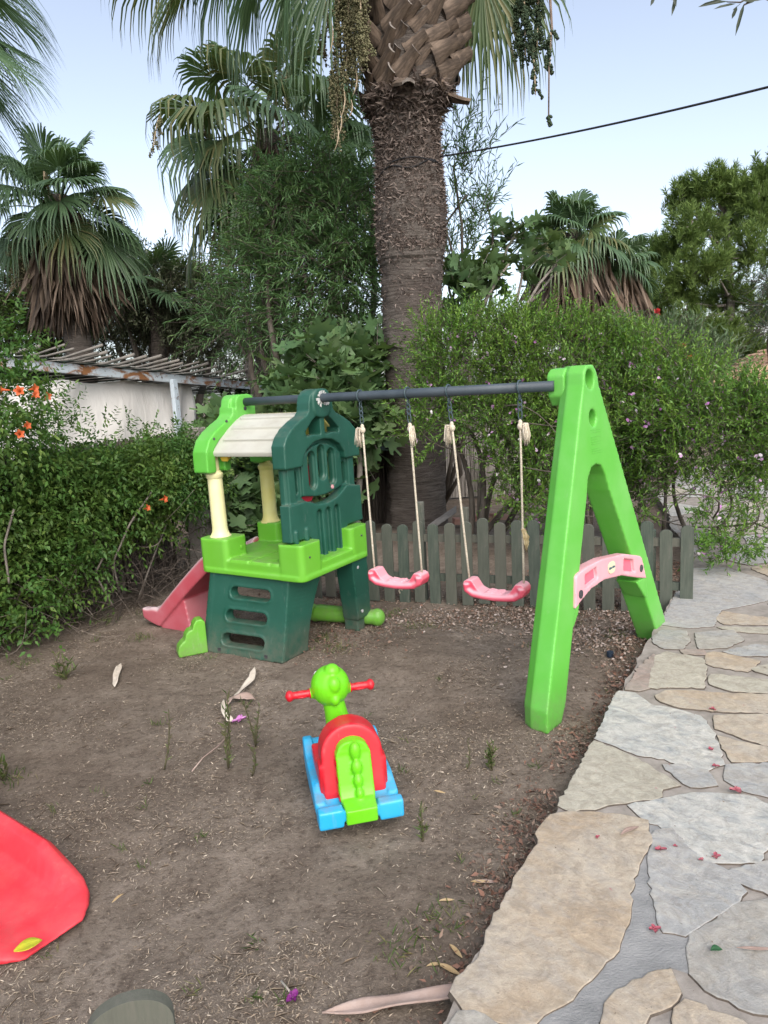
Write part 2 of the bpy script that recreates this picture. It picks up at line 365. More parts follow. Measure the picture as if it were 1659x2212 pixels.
STONES = [
 ('tan', [(530,1165),(620,1150),(870,1165),(1000,1190),(1015,1290),(960,1380),(915,1530),(895,1700),(850,1800),(760,1920),(640,2040),(520,2130),(430,2200),(110,2185),(95,2130),(35,2050),(60,1990),(180,1880),(230,1720),(300,1590),(350,1480),(400,1420),(470,1310),(480,1230)]),
 ('cream', [(570,1108),(745,787),(880,842),(970,892),(1160,1005),(1075,1022),(1068,1060),(830,1095),(630,1135)]),
 ('pale', [(752,768),(870,532),(940,542),(1020,600),(1130,620),(1270,655),(1340,745),(1383,895),(1280,928),(1200,910),(1100,868),(960,848),(860,803)]),
 ('pink', [(905,520),(985,400),(1045,345),(1015,430),(1010,512),(960,525)]),
 ('cream', [(1060,352),(1110,335),(1275,365),(1300,410),(1285,512),(1150,508),(1025,510),(1042,430)]),
 ('tan', [(1062,555),(1110,532),(1200,530),(1400,545),(1680,555),(1680,638),(1330,628),(1150,603),(1085,580)]),
 ('pale', [(925,1110),(1060,1087),(1240,1052),(1500,1062),(1619,1110),(1640,1250),(1560,1388),(1300,1393),(1240,1368),(1180,1290),(1100,1220),(1000,1175)]),
 ('blue', [(1100,906),(1165,906),(1300,932),(1348,1000),(1230,1008),(1180,978)]),
 ('blue', [(1418,907),(1700,898),(1700,1075),(1500,1030),(1412,978)]),
 ('tan', [(1357,657),(1640,652),(1640,808),(1500,768),(1362,718)]),
 ('tan', [(1372,762),(1480,792),(1650,828),(1650,878),(1442,883)]),
 ('cream', [(1328,460),(1342,447),(1690,482),(1690,540),(1440,528),(1332,493)]),
 ('tan', [(1312,342),(1350,332),(1568,376),(1510,428),(1350,403),(1312,388)]),
 ('grey', [(1258,236),(1438,222),(1488,270),(1400,308),(1275,312)]),
 ('grey', [(1042,260),(1090,222),(1198,227),(1213,270),(1180,312),(1100,312),(1052,288)]),
 ('blue', [(1075,188),(1102,150),(1182,0),(1250,-90),(1400,-95),(1600,-30),(1640,60),(1520,90),(1370,118),(1338,198),(1220,207)]),
 ('tan', [(1397,127),(1550,152),(1700,168),(1690,192),(1402,188),(1368,168)]),
 ('cream', [(1372,206),(1690,212),(1690,240),(1450,225)]),
 ('blue', [(1402,330),(1560,296),(1700,315),(1690,348),(1480,349)]),
 ('cream', [(1542,418),(1690,385),(1690,465)]),
 ('pink', [(1182,322),(1288,322),(1298,343),(1200,338)]),
 ('blue', [(1060,1245),(1130,1232),(1250,1382),(1420,1452),(1488,1540),(1400,1618),(1280,1695),(1190,1755),(1095,1740),(1050,1560),(1030,1400)]),
 ('blue', [(1424,1455),(1520,1422),(1700,1400),(1700,1580),(1500,1498)]),
 ('grey', [(1242,1762),(1390,1692),(1452,1612),(1700,1590),(1720,2000),(1640,2155),(1540,2138),(1370,2058),(1242,1958),(1227,1830)]),
 ('tan', [(810,2165),(870,2062),(1000,2002),(1120,1952),(1148,2050),(1108,2110),(1000,2150),(965,2240),(780,2240)]),
 ('tan', [(1172,2150),(1210,2112),(1288,2132),(1308,2180),(1350,2260),(1162,2260)]),
 ('grey', [(0,2260),(62,2170),(130,2168),(215,2215),(330,2290)]),
 ('tan', [(1335,2163),(1480,2212),(1560,2300),(1380,2290)]),
]
loops = [(k, np.array(crop7(p))) for k, p in STONES]
def inpoly(p, poly):
    x, y = p; c = False; j = len(poly) - 1
    for i in range(len(poly)):
        if (poly[i][1] > y) != (poly[j][1] > y) and x < (poly[j][0]-poly[i][0])*(y-poly[i][1])/(poly[j][1]-poly[i][1]+1e-12) + poly[i][0]: c = not c
        j = i
    return c
# irregular crazy-paving cells for the rest: grow Voronoi cells by half-plane clipping
def clip(poly, n_, d_):
    out = []
    for i in range(len(poly)):
        a, b = poly[i], poly[(i+1) % len(poly)]; fa, fb = a @ n_ - d_, b @ n_ - d_
        if fa <= 0: out.append(a)
        if fa*fb < 0: out.append(a + (b - a)*fa/(fa - fb))
    return out
seeds = []
for _ in range(4000):
    p = np.array([rng.uniform(-1.2, 9.5), rng.uniform(-2, 13)])
    if not inpoly(p, pathpoly): continue
    if any(np.linalg.norm((p - q)*np.array([.9, 1.15])) < .36 + .18*((i*37) % 5)/5 for i, q in enumerate(seeds)): continue
    seeds.append(p)
seeds = np.array(seeds)
hand = [l for _, l in loops]; ymaxh = max(l[:, 1].max() for l in hand)
def near_hand(pts):
    for q in list(pts) + [np.mean(pts, 0)]:
        for l in hand:
            if inpoly(q, l): return True
    for l in hand:
        c = l.mean(0)
        if inpoly(c, pts): return True
    return False
cells = []
for i, s in enumerate(seeds):
    poly = [s + np.array(q) for q in ((-1, -1), (1, -1), (1, 1), (-1, 1))]
    for j in np.argsort(np.linalg.norm(seeds - s, axis=1))[1:14]:
        d_ = seeds[j] - s; L = np.linalg.norm(d_); n_ = d_/L; poly = clip(poly, n_, s @ n_ + L/2 - .022)
        if len(poly) < 3: break
    if len(poly) < 3: continue
    for a_, b_ in zip(pathpoly, np.roll(pathpoly, -1, axis=0)):
        e_ = nrm(b_ - a_); n_ = np.array([e_[1], -e_[0]])
        if np.linalg.norm((a_+b_)/2 - s) < 6 and abs((s - a_) @ n_) < 1.0: 
            sg = np.sign((s - a_) @ n_); poly = clip(poly, -sg*n_, -sg*(a_ @ n_) - .0)
            if len(poly) < 3: break
    if len(poly) < 3: continue
    poly = np.array(poly)
    if near_hand(poly): continue
    cells.append((['cream', 'tan', 'pale', 'grey', 'blue', 'pale', 'cream'][i % 7], poly))
KINDS = ['mortar', 'cement', 'tan', 'cream', 'pale', 'grey', 'blue', 'pink', 'joint']
def stonemat(name, a, b, c_, streak):
    t = NT(name); v = t.obj(); vd = t.mapping(v, (1, 1, 1), (0, 0, R_(37)))
    n1 = t.noise(2.6, 8, .66, v, 1.2); n2 = t.noise(9, 8, .72, t.mapping(vd, (1, 1.8, 1)), .8)
    col = t.mix(t.ramp(n1, [(.36, (0,0,0)), (.6, (1,1,1))]), a, b)
    col = t.mix(t.ramp(n2, [(.46, (0,0,0)), (.66, (streak,)*3)]), col, c_)
    col = t.mix(t.ramp(t.noise(13, 9, .78, v, 1.5), [(.42, (0,0,0)), (.62, (.75,.75,.75))]), col, t.mix(1., col, (.66,.64,.62), 'MULTIPLY'))
    col = t.mix(t.ramp(t.noise(34, 8, .8, v, .6), [(.5, (0,0,0)), (.66, (.6,.6,.6))]), col, t.mix(1., col, (1.3,1.27,1.22), 'MULTIPLY'))
    col = t.mix(t.ramp(t.noise(26, 6, .7, v, 1), [(.55, (0,0,0)), (.75, (.5,.5,.5))]), col, (.2, .165, .125))
    col = t.mix(t.ramp(t.noise(90, 3, .6, v), [(.66, (0,0,0)), (.75, (.55,.55,.55))]), col, (.12, .1, .085))
    h = t.math('ADD', t.math('MULTIPLY', n2, 1.1), t.math('ADD', t.math('MULTIPLY', t.noise(42, 9, .8, v), 1.1), n1))
    t.bsdf(col, .85, .2, h, .5, .012); return t.m
mats_path = [plain('mortar', [(.2,.178,.155), (.28,.252,.222), (.35,.318,.283)], 14, .95, .6, bscale=120, bdist=.004),
 plain('cement', [(.2,.202,.2), (.275,.275,.27), (.34,.335,.325)], 7, .9, .9, stretch=(1, 1.7, 1), bscale=90, bdist=.006),
 stonemat('tan', (.43,.345,.25), (.46,.4,.32), (.34,.32,.295), .55), stonemat('cream', (.46,.43,.355), (.41,.385,.315), (.36,.33,.27), .7),
 stonemat('pale', (.46,.46,.43), (.53,.515,.47), (.29,.31,.315), .85), stonemat('grey', (.37,.35,.31), (.32,.32,.31), (.45,.42,.365), .7),
 stonemat('blue', (.33,.34,.34), (.38,.375,.36), (.47,.44,.385), .7), stonemat('pink', (.37,.29,.25), (.35,.31,.265), (.29,.27,.245), .6), plain('joint_dirt', [(.06,.048,.038), (.1,.082,.066), (.14,.118,.098)], 30, .95)]
pm = MB()
base = rough_loop(pathpoly, .006, .07); cen = pathpoly.mean(0)
pm.prism([base[:, :]], -.06, PZ - .0035, lambda u, v_, w_: np.stack([u, v_, w_ + .003*(vnoise(u, v_, .3, 5) - .5)], -1), 0)
smear = crop7([(1015,1195),(1140,1230),(1290,1440),(1260,1720),(1235,1960),(1130,1930),(1000,1990),(860,2060),(800,2160),(740,2240),(250,2260),(420,2205),(640,2045),(770,1925),(860,1800),(905,1700),(925,1530),(965,1390),(1022,1290)])
pm.prism([rough_loop(smear, .006, .06)], PZ - .03, PZ - .0008, flatfn(0), 1)
for k, poly in loops + cells:
    far = poly[:, 1].mean() > 5
    a = rough_loop(poly, .0035 if not far else .008, .022 if not far else .09)
    A = np.sum(a[:,0]*np.roll(a[:,1],-1) - np.roll(a[:,0],-1)*a[:,1])
    if A < 0: a = a[::-1]
    nn = nrm(np.roll(a, -1, 0) - np.roll(a, 1, 0)); nn = np.stack([nn[:, 1], -nn[:, 0]], -1)
    if k is not None and len(poly) and any(poly is l_ for _, l_ in loops): a = a + nn*.013; top = a - nn*.003
    hz = PZ + .0022 + rng.random()*.002; tilt = rng.normal(size=2)*.0012; c0 = a.mean(0); m_ = KINDS.index(k); n_ = len(a)
    top = a - nn*.003
    zt = lambda q, dz: hz + dz + (q - c0) @ tilt
    V = np.concatenate([np.column_stack([a + nn*.006, np.full(n_, PZ - .012)]), np.column_stack([a, zt(a, -.0012)]), np.column_stack([top, zt(top, 0)])])
    tri = tessellate_polygon([[Vector((p[0], p[1], 0)) for p in top]])
    F = []
    for q in tri:
        p0, p1, p2 = top[q[0]], top[q[1]], top[q[2]]
        cr = (p1[0]-p0[0])*(p2[1]-p0[1]) - (p1[1]-p0[1])*(p2[0]-p0[0])
        F.append(tuple(2*n_ + i for i in (q if cr > 0 else q[::-1])))
    nt_ = len(F)
    for r_ in range(2): F += [(r_*n_+i, r_*n_+(i+1) % n_, (r_+1)*n_+(i+1) % n_, (r_+1)*n_+i) for i in range(n_)]
    pm.add(V, F, m_); pm.M[-n_:] = [m_]*n_; pm.M[-2*n_:-n_] = [8]*n_
po = pm.build('path', mats_path, smooth=False); tag(po, kind='structure')
# ------------------------------------------------------------------ green picket fence beyond the yard
t = NT('fence_paint'); oi = t.n('ShaderNodeObjectInfo'); v = t.obj(); vz = t.mapping(v, (9, 9, .9))
g = t.noise(6, 8, .7, vz); c = t.ramp(g, [(.3, (.04,.055,.046)), (.5, (.068,.09,.072)), (.7, (.125,.128,.108))])
c = t.mix(t.ramp(oi.outputs['Random'], [(0, (0,0,0)), (1, (.75,.75,.75))]), c, (.13,.122,.1))
c = t.mix(t.ramp(t.noise(5, 6, .7, v), [(.55, (0,0,0)), (.72, (.8,.8,.8))]), c, (.2,.19,.165))
t.bsdf(c, .88, .2, g, .5, .006); M_FENCE = t.m
def picket_mb(wd, h, th=.02, k=11):
    a = np.linspace(0, PI, k); top = [(wd/2*math.cos(q), h - wd*.38 + wd*.38*math.sin(q)) for q in a]
    mb = MB(); mb.prism([[(-wd/2, 0), (wd/2, 0)] + top], 0, th, lambda u, v_, w_: np.stack([u, w_, v_], -1)); return mb
F0, F1 = np.array([-.95, 5.62]), np.array([2.0, 4.5]); FD = nrm(F1 - F0); fyaw = math.atan2(FD[1], FD[0]); FL = np.linalg.norm(F1 - F0)
fence = thing('picket_fence', 'weathered green picket fence with rounded tops behind the swings', 'fence', (*F0, 0), fyaw)
pk = [picket_mb(.080, .62 + i*.008).mesh('picket', False) for i in range(3)]
npk = 26
for i in range(npk):
    o = link('picket', pk[i % 3], M_FENCE if not pk[i % 3].materials else None, fence)
    o.location = (.04 + i*(FL - .08)/(npk - 1), -.02 + rng.normal()*.003, -.03 + rng.normal()*.012 + .012*math.sin(i*.5)); o.rotation_euler = (rng.normal()*.012, rng.normal()*.012, rng.normal()*.03)
    b = o.modifiers.new('b', 'BEVEL'); b.width = .003; b.segments = 1; b.limit_method = 'ANGLE'
for z in (.15, .45):
    MB().box((0, .002, z), (FL, .028, z + .055)).build('rail', M_FENCE, fence, False)
for x, h in ((.0, .6), (1.28, .74), (1.62, .70), (2.9, .55)):
    MB().box((x - .028, .031, -.05), (x + .028, .082, h)).build('post', M_FENCE, fence, False, bevel=.004)
# near picket fence just under the lens
npf = thing('fence_picket', 'dark green fence picket with chipped top at the near yard edge', 'fence', (-.475, 1.03, 0), R_(196))
picket_mb(.137, .637, .024, 24).build('board', M_FENCE, npf, False, bevel=.004)
MB().box((-.066, -.05, .2), (.066, -.002, .27)).build('rail', M_FENCE, npf, False, bevel=.003)
# ------------------------------------------------------------------ shed with rusty beam, bamboo roof and canvas sheet
def zat(px, py, Y): return P(px, py, Y)
BA, BB, BC = P(38, 764, 7.5), P(375, 800, 9.6), P(662, 838, 13.0)
bd = BC - BA; bd[2] = 0; bd = nrm(bd); bn = np.array([-bd[1], bd[0], 0])         # bn points back-left, under the roof
shed = thing('shed', 'open shed with rusty white beam and bamboo poles on the roof', 'shed', (BB[0], BB[1], 0))
sl_ = -shed.location
def rustmat(name, base, rust, lo):
    t = NT(name); v = t.obj(); n = t.noise(3.2, 7, .72, t.mapping(v, (1, 1, 2.2)), .6)
    c = t.mix(t.ramp(n, [(lo, (0,0,0)), (lo+.1, (1,1,1))]), base, rust); c = t.mix(t.ramp(t.noise(14, 5, .7, v), [(.58, (0,0,0)), (.66, (1,1,1))]), c, (.09,.045,.025))
    t.bsdf(c, .6, .4, n, .3, .004); return t.m
M_RUST = rustmat('rusty_white_paint', (.5,.56,.6), (.26,.12,.05), .47); M_POST = rustmat('white_paint', (.52,.6,.66), (.3,.15,.06), .64)
def seg(mb, a, b, wy, wz, m=0):
    """box beam along a->b: wy thickness along bn, wz depth downwards"""
    V = [p + bn*o + np.array([0, 0, q]) for q in (-wz, 0) for p, o in ((a, 0), (b, 0), (b, wy), (a, wy))]
    mb.hexa(V, m)
mb = MB(); seg(mb, BA - bd*.6, BC, .06, .11); mb.build('beam', M_RUST, shed, False, loc=sl_, bevel=.006)
mb = MB(); q = BB + bn*.003 - np.array([0, 0, .113]); V = [q + bd*a + bn*b + np.array([0, 0, c]) for c in (-(q[2] + .1), 0) for a, b in ((-.045, -.01), (.045, -.01), (.045, .05), (-.045, .05))]
mb.hexa(V); mb.build('post', M_POST, shed, False, loc=sl_, bevel=.005)
ra = MB()
for i in range(46):                                                               # corrugated sheet edge
    a, b = BA - bd*.7 + (BC - BA + bd*.7)*(i/46), BA - bd*.7 + (BC - BA + bd*.7)*((i+1)/46); h = .012 + (.016 if i % 2 else 0)
    V = [p - bn*.05*(1-s_) + bn*s_*3.2 + np.array([0, 0, h - s_*.02 + q]) for q in (0, .006) for p, s_ in ((a, 0), (b, 0), (b, 1), (a, 1))]
    ra.hexa(V)
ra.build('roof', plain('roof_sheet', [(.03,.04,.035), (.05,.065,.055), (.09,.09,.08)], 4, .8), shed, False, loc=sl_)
mb = MB(); seg(mb, BA - bd*.6 + bn*3.1 - np.array([0,0,.05]), BC + bn*3.1 - np.array([0,0,.05]), .05, 2.4); mb.build('shade_back_wall', plain('interior_shade', [(.02,.018,.015), (.04,.034,.028), (.06,.05,.042)], 3, .95, stretch=(6,6,.5)), shed, False, loc=sl_)  # added wall; its near-black colour stands in for shade under the roof
M_BAM = plain('bamboo', [(.13,.12,.105), (.2,.185,.165), (.27,.25,.22)], 7, .8, stretch=(1,1,1))
for px in (70, 110, 137, 172, 192, 207, 226, 262, 287, 308, 330, 352, 372, 392, 415, 440, 470, 505, 540, 575, 605, 630):
    k = (px - 38)/(662 - 38); Y = 7.5*13/(13 - k*(13-7.5)); p = P(px, 764 + 74*k, Y); r = .012 + .008*rng.random(); o = .10 + .24*rng.random(); wv = bn + bd*rng.normal()*.04
    a = p - wv*o + np.array([0, 0, .05 + o*.26 + rng.random()*.015]); b = p + wv*2.5 + np.array([0, 0, .045])
    mb = MB(); pm_ = p + wv*.22 + np.array([0, 0, .05]); mb.tube(np.array([a, a*.5 + pm_*.5, pm_, pm_*.7 + b*.3, b]), [r, r*.98, r*.95, r*.9, r*.8], 9); mb.build('bamboo_pole', M_BAM, shed, loc=sl_)
# canvas sheet hanging behind the post
TL, TR = BA + bn*.1 - np.array([0, 0, .24]), P(424, 818, 10.35) + bn*.1
nU, nV = 70, 26; U, Vv = np.meshgrid(np.linspace(0, 1, nU), np.linspace(0, 1, nV))
Xt = TL - bd*.5 + (TR - TL + bd*.5)*U[..., None]
sag = -.05*(1 - np.abs(((U*3.2) % 1)*2 - 1))**.5*(1-Vv) - .03*np.clip(U - .7, 0, 1)/.3*(1-Vv)
fold = .04*np.sin(U*33 + 6*np.sin(U*5) + Vv*4)*(1-Vv)**2 + .06*np.sin(U*17 + Vv*2 + 1.5*np.sin(Vv*3))*(.25 + .75*Vv) + .03*np.sin(U*47 + Vv*5)*np.exp(-((U-.93)/.12)**2) + .06*np.exp(-((U - .46 - .08*Vv)/.05)**2)*Vv
Xt = Xt + bn*fold[..., None]; Xt[..., 2] += sag - Vv*1.5
Xt = Xt + bn*.03*(vnoise(U*9, Vv*5, 1, 3) - .5)[..., None]
t = NT('canvas'); v = t.obj(); c = t.ramp(t.noise(1.6, 6, .65, v), [(.3, (.76,.73,.69)), (.6, (.85,.83,.79))])
c = t.mix(t.ramp(t.noise(5, 4, .6, v, .5), [(.68, (0,0,0)), (.76, (.75,.75,.75))]), c, (.32,.29,.27))
b = t.bsdf(c, .9, .1, t.math('ADD', t.noise(2.2, 5, .6, t.mapping(v, (2.4, 2.4, .7)), 1.2), t.math('MULTIPLY', t.noise(9, 6, .6, v), .25)), .5, .05); M_CAN = t.m
tr = t.n('ShaderNodeBsdfTranslucent'); tr.inputs[0].default_value = (.8,.77,.7,1); mx = t.n('ShaderNodeMixShader'); mx.inputs[0].default_value = .08; t.l(b.outputs[0], mx.inputs[1]); t.l(tr.outputs[0], mx.inputs[2]); t.l(mx.outputs[0], t.out.inputs[0])
mb = MB(); mb.grid(Xt); tarp = mb.build('canvas_sheet', M_CAN); s_ = tarp.modifiers.new('s', 'SOLIDIFY'); s_.thickness = .004
tag(tarp, 'stained off white canvas sheet hanging under the rusty beam', 'canvas sheet')
mb = MB(); hh = Xt[15] - bn*.006; mb.tube(hh, .006, 5); mb.build('seam', M_CAN, tarp)
# ------------------------------------------------------------------ concrete posts, brushwood screen
M_CONC = plain('old_concrete', [(.15,.135,.12), (.22,.2,.18), (.29,.265,.24)], 5, .92, .5, stretch=(3,3,1))
def cpost(name, px0, py0, px1, py1, Y, wd, label):
    a, b = P(px0, py0, Y), P(px1, py1, Y); mb = MB(); d_ = np.array([wd/2, 0, 0]); e_ = np.array([.05, wd*.8, 0])
    mb.hexa([a - d_, a + d_, a + d_ + e_, a - d_ + e_, b - d_*.92, b + d_*.92, b + d_*.92 + e_, b - d_*.92 + e_]); o = mb.build(name, M_CONC, None, False, bevel=.012); tag(o, label, 'post', 'concrete fence posts'); return o
cpost('concrete_post', 430, 1275, 410, 925, 6.6, .155, 'grey concrete post at the end of the vine hedge')
cpost('concrete_post', 1063, 1135, 1052, 985, 9.6, .13, 'pale grey concrete post in the gap beside the palm trunk')
H0, H1, H2, H3 = np.array([-3.6, 3.4]), np.array([-2.62, 4.75]), np.array([-2.05, 5.65]), np.array([-1.78, 6.55])
def hline(s):
    s = np.asarray(s, float); pts = np.array([H0, H1, H2, H3]); k = np.clip(s*3, 0, 2.999); i = k.astype(int); f_ = (k - i)[..., None]
    return pts[i]*(1 - f_) + pts[i+1]*f_
n = 900; s = rng.random(n); p = hline(s); hgt = 1.05 + .25*rng.random(n) + .5*np.clip(.45 - s, 0, 1)
p = p + np.array([-.32, .14]) + rng.normal(size=(n, 2))*.035
a = np.column_stack([p, np.full(n, -.02)]); b = np.column_stack([p + rng.normal(size=(n, 2))*.05, hgt])
bs = link('brushwood_screen', np_mesh('brushwood', *stems(a, b, .016, .012)), leafmat('brushwood', [(.05,.042,.036), (.085,.07,.06), (.13,.11,.095), (.06,.05,.042)], 0, .95))
tag(bs, 'brown brushwood screen of upright sticks behind the vine hedge', 'screen')
# strip of brushwood continuing behind the playhouse
n = 620; s = rng.random(n); p = np.array([-1.9, 8.1]) + (np.array([.2, 8.5]) - np.array([-1.9, 8.1]))*s[:, None] + rng.normal(size=(n, 2))*.03
a = np.column_stack([p, np.full(n, -.02)]); b = np.column_stack([p + rng.normal(size=(n, 2))*.05, .95 + .25*rng.random(n)])
bs = link('brushwood_screen', np_mesh('brushwood', *stems(a, b, .016, .012)), bs.data.materials[0]); tag(bs, 'dark brushwood screen behind the fig leaves and playhouse', 'screen')
# pale reed panel in the gap right of the trunk
n = 420; s = rng.random(n); p0, p1 = P(966, 1100, 9.9)[:2], P(1135, 1090, 9.9)[:2]; p = p0 + (p1 - p0)*s[:, None] + rng.normal(size=(n, 2))*.012
a = np.column_stack([p, np.full(n, 0.)]); b = np.column_stack([p + rng.normal(size=(n, 2))*.02, 1.15 + .2*rng.random(n)])
bs = link('reed_panel', np_mesh('reed', *stems(a, b, .012, .01)), leafmat('reed', [(.3,.28,.26), (.4,.37,.34), (.24,.22,.2)], 0, .9)); tag(bs, 'pale reed panel seen through the gap beside the palm trunk', 'screen')
# broken grey plank leaning by the trunk
mb = MB(); a, b = P(925, 1150, 7.0), P(985, 1108, 7.4); d_ = nrm(b - a); e_ = np.array([0, 0, .075]); f_ = np.array([.01, .03, 0])
mb.hexa([a, b, b + f_, a + f_, a + e_, b + e_, b + e_ + f_, a + e_ + f_]); o = mb.build('plank', plain('grey_wood', [(.16,.15,.15), (.24,.23,.22), (.3,.29,.28)], 6, .9, stretch=(1,1,5)), None, False, bevel=.004); tag(o, 'grey weathered plank leaning behind the fence by the palm trunk', 'plank')
# rubble bricks behind fence
M_BRICK = plain('brick', [(.25,.13,.1), (.33,.19,.15), (.3,.22,.19)], 8, .9)
for px, py, rz in ((1000, 1118, .2), (1045, 1112, -.1), (1080, 1108, .4)):
    p = P(px, py + 8, 7.6); o = MB().box((-.11, -.05, -.03), (.11, .05, .035)).build('brick', M_BRICK, None, False, loc=p, bevel=.006); o.rotation_euler = (.05, .1, rz)
    tag(o, 'broken reddish brick on the soil behind the green fence', 'brick', 'bricks behind the fence')
# ------------------------------------------------------------------ vine hedge with trumpet flowers
M_VINE = leafmat('vine_leaf', [(0.034,0.090,0.020), (0.060,0.150,0.031), (0.096,0.204,0.043), (0.046,0.114,0.029), (0.156,0.240,0.054)], .28, .5, .3, .8)
M_DRY = leafmat('dry_stem', [(.06,.047,.038), (.11,.09,.073), (.17,.142,.12), (.08,.062,.05)], 0, .9)
vine = thing('vine_hedge', 'dense green trumpet vine hedge with orange flowers along the left', 'hedge', (*H2, 0)); vl = -vine.location
L = []
for s in np.linspace(.02, .985, 30):
    p = hline(np.array([s]))[0]; top = 2.05 - 1.15*max(0, s - .28) if s < .72 else 1.34
    top = np.interp(s, [0, .24, .32, .4, .5, .66, .8, 1], [2.2, 1.95, 1.66, 1.40, 1.22, 1.12, 1.1, 1.14])
    bot = np.interp(s, [0, .34, .46, .6, .75, 1], [.05, .08, .42, .62, .7, .78]); k = 5
    for j in range(k):
        z = bot + .12 + (top - bot - .26)*j/(k-1); L.append((np.array([p[0] + rng.normal()*.06, p[1] + rng.normal()*.06, z]), np.array([.24, .2, .22])*(1 + .25*rng.random())))
for px, py, Y, rx, ry in ((20, 760, 4.6, 55, 60), (25, 850, 4.6, 40, 50), (20, 1330, 4.5, 90, 45), (70, 1345, 4.7, 50, 30), (330, 1000, 5.9, 80, 30), (410, 990, 6.3, 40, 30), (240, 990, 5.3, 70, 35), (20, 900, 4.4, 80, 90), (100, 960, 4.9, 55, 50)):
    L += lobes_px([(px, py, Y, rx, ry)])
L += lobes_px([(x, y, 4.6, 45, 45) for x, y in ((10, 760), (35, 800), (55, 850), (20, 880), (70, 900), (30, 930), (100, 950))]*2)
VP, VD, VU, vb, ve = twigs(L, 6600, .22, 11, .55, .12, .8, .28, .75, 1.15)
lf = leaves(VP, VD, VU, .03 + .028*rng.random(len(VP)), .016 + .011*rng.random(len(VP)), T_LEAF)
# free pinnate shoots sticking up along the top
L2 = []
for px, py, Y in ((95, 865, 4.9), (150, 905, 5.0), (215, 940, 5.2), (280, 945, 5.5), (330, 960, 5.8), (370, 950, 6.0), (400, 955, 6.2), (30, 720, 4.6), (60, 760, 4.6), (440, 1000, 6.4), (430, 1060, 6.3)): L2 += lobes_px([(px, py, Y, 28, 24)])
P2, D2, U2, b2, e2 = twigs(L2, 120, .22, 13, .5, .8, .5, .2, .4, 1.3)
lf2 = leaves(P2, D2, U2, .042, .017, T_LEAF)
leaf_obj('foliage', [lf, lf2], M_VINE, vine).location = vl
st = stems(b2, e2, .003, .0015); n = 420; s = .1 + .88*rng.random(n); p = hline(s) + rng.normal(size=(n, 2))*.12
mb = MB()
for i in range(n):
    q = np.array([p[i][0], p[i][1], rng.random()**2*.55]); ln = .15 + .4*rng.random(); d_ = nrm(np.array([rng.normal()*.6, rng.normal()*.6, rng.normal()*.75])); d_[0] += .2
    e_ = q + d_*ln; e_[2] = max(.02, e_[2]); mb.tube(curve(q, e_, rng.normal(size=3)*.09, 7), .0016 + .0028*rng.random()**3, 4, cap=False)
o = mb.build('stems', M_DRY, vine, loc=vl); tag(o, kind='stuff')
M_TWIG = plain('grey_stem', [(.09,.078,.066), (.16,.14,.12), (.23,.205,.18)], 20, .85)
def smooth_path(p, n=24):
    p = np.array(p, float); t = np.linspace(0, len(p)-1, n); q = np.stack([np.interp(t, range(len(p)), p[:, i]) for i in range(3)], 1)
    for _ in range(4): q[1:-1] = (q[:-2] + 2*q[1:-1] + q[2:])/4
    return q
for pts in ([(255, 1265, 5.2), (243, 1215, 5.15), (262, 1175, 5.15), (280, 1130, 5.2), (330, 1060, 5.4)], [(245, 1310, 5.1), (205, 1240, 5.0), (225, 1200, 5.0)], [(20, 1260, 4.4), (8, 1180, 4.4), (30, 1100, 4.5)], [(300, 1290, 5.5), (340, 1180, 5.6), (365, 1120, 5.8)]):
    MB().tube(smooth_path([P(*q) for q in pts]), .0075, 7).build('vine_stem', M_TWIG, vine, loc=vl)
M_FLOW = leafmat('trumpet_flower', [(.62,.1,.03), (.68,.15,.05), (.55,.06,.03)], .25, .5); M_FL2 = leafmat('trumpet_throat', [(.6,.05,.05), (.7,.1,.07)], .2)
def trumpet(c, d, s=1.):
    d = nrm(d); mb = MB(); x = nrm(np.cross(d, (0, .3, 1.))); y = np.cross(d, x); prof = [(0, .004), (.02, .006), (.045, .010), (.058, .017), (.062, .03)]
    X_ = [[c + (d*a + (x*math.cos(q) + y*math.sin(q))*r*(1 + (.25*math.cos(5*q) if i > 3 else 0)))*s if False else np.asarray(c) + s*(d*a + (x*math.cos(q) + y*math.sin(q))*r*(1 + (.25*math.cos(5*q) if i > 3 else 0))) for q in np.linspace(0, 2*PI, 20, endpoint=False)] for i, (a, r) in enumerate(prof)]
    mb.grid(X_, 0, True); return mb
for px, py, Y, dx in ((22, 843, 4.25, -.8), (45, 850, 4.25, .1), (62, 842, 4.3, .9), (68, 858, 4.28, .6), (96, 856, 4.55, .4), (40, 940, 4.3, .3), (50, 922, 4.28, .8), (345, 1080, 5.25, 1), (310, 1100, 5.15, .7)):
    trumpet(P(px, py, Y), (dx, -.25 - .2*rng.random(), .3*rng.random() - .05), .72 + .2*rng.random()).build('flower', M_FLOW, vine, loc=vl)
# ------------------------------------------------------------------ play set: clubhouse, slide, crossbar, A frame
YAW = -.56; eu = np.array([math.cos(YAW), math.sin(YAW), 0]); ev = np.array([-math.sin(YAW), math.cos(YAW), 0]); O_ = np.array([-1.1856, 4.4254, 0])
PR = (.40, .35)                                                # root in local (u, v)
def L2W(u, v, z): return O_ + u*eu + v*ev + np.array([0, 0, z])
play = thing('swing_set', 'green plastic playhouse with pink slide joined by a grey crossbar to a lime A frame', 'swing set', L2W(PR[0], PR[1], 0), YAW)
PL = (-PR[0], -PR[1], 0)
M_DG = plastic('dark_green_plastic', (.012,.074,.05), (.022,.11,.078), .42, .2, foot=.55)
M_LG = plastic('leaf_green_plastic', (.13,.41,.03), (.16,.46,.06), .4, .28, foot=.5)
M_LIME = plastic('lime_plastic', (.1,.42,.045), (.17,.48,.11), .36, .16, foot=.45)
M_CREAM = plastic('cream_plastic', (.46,.455,.39), (.5,.5,.46), .45, .25)
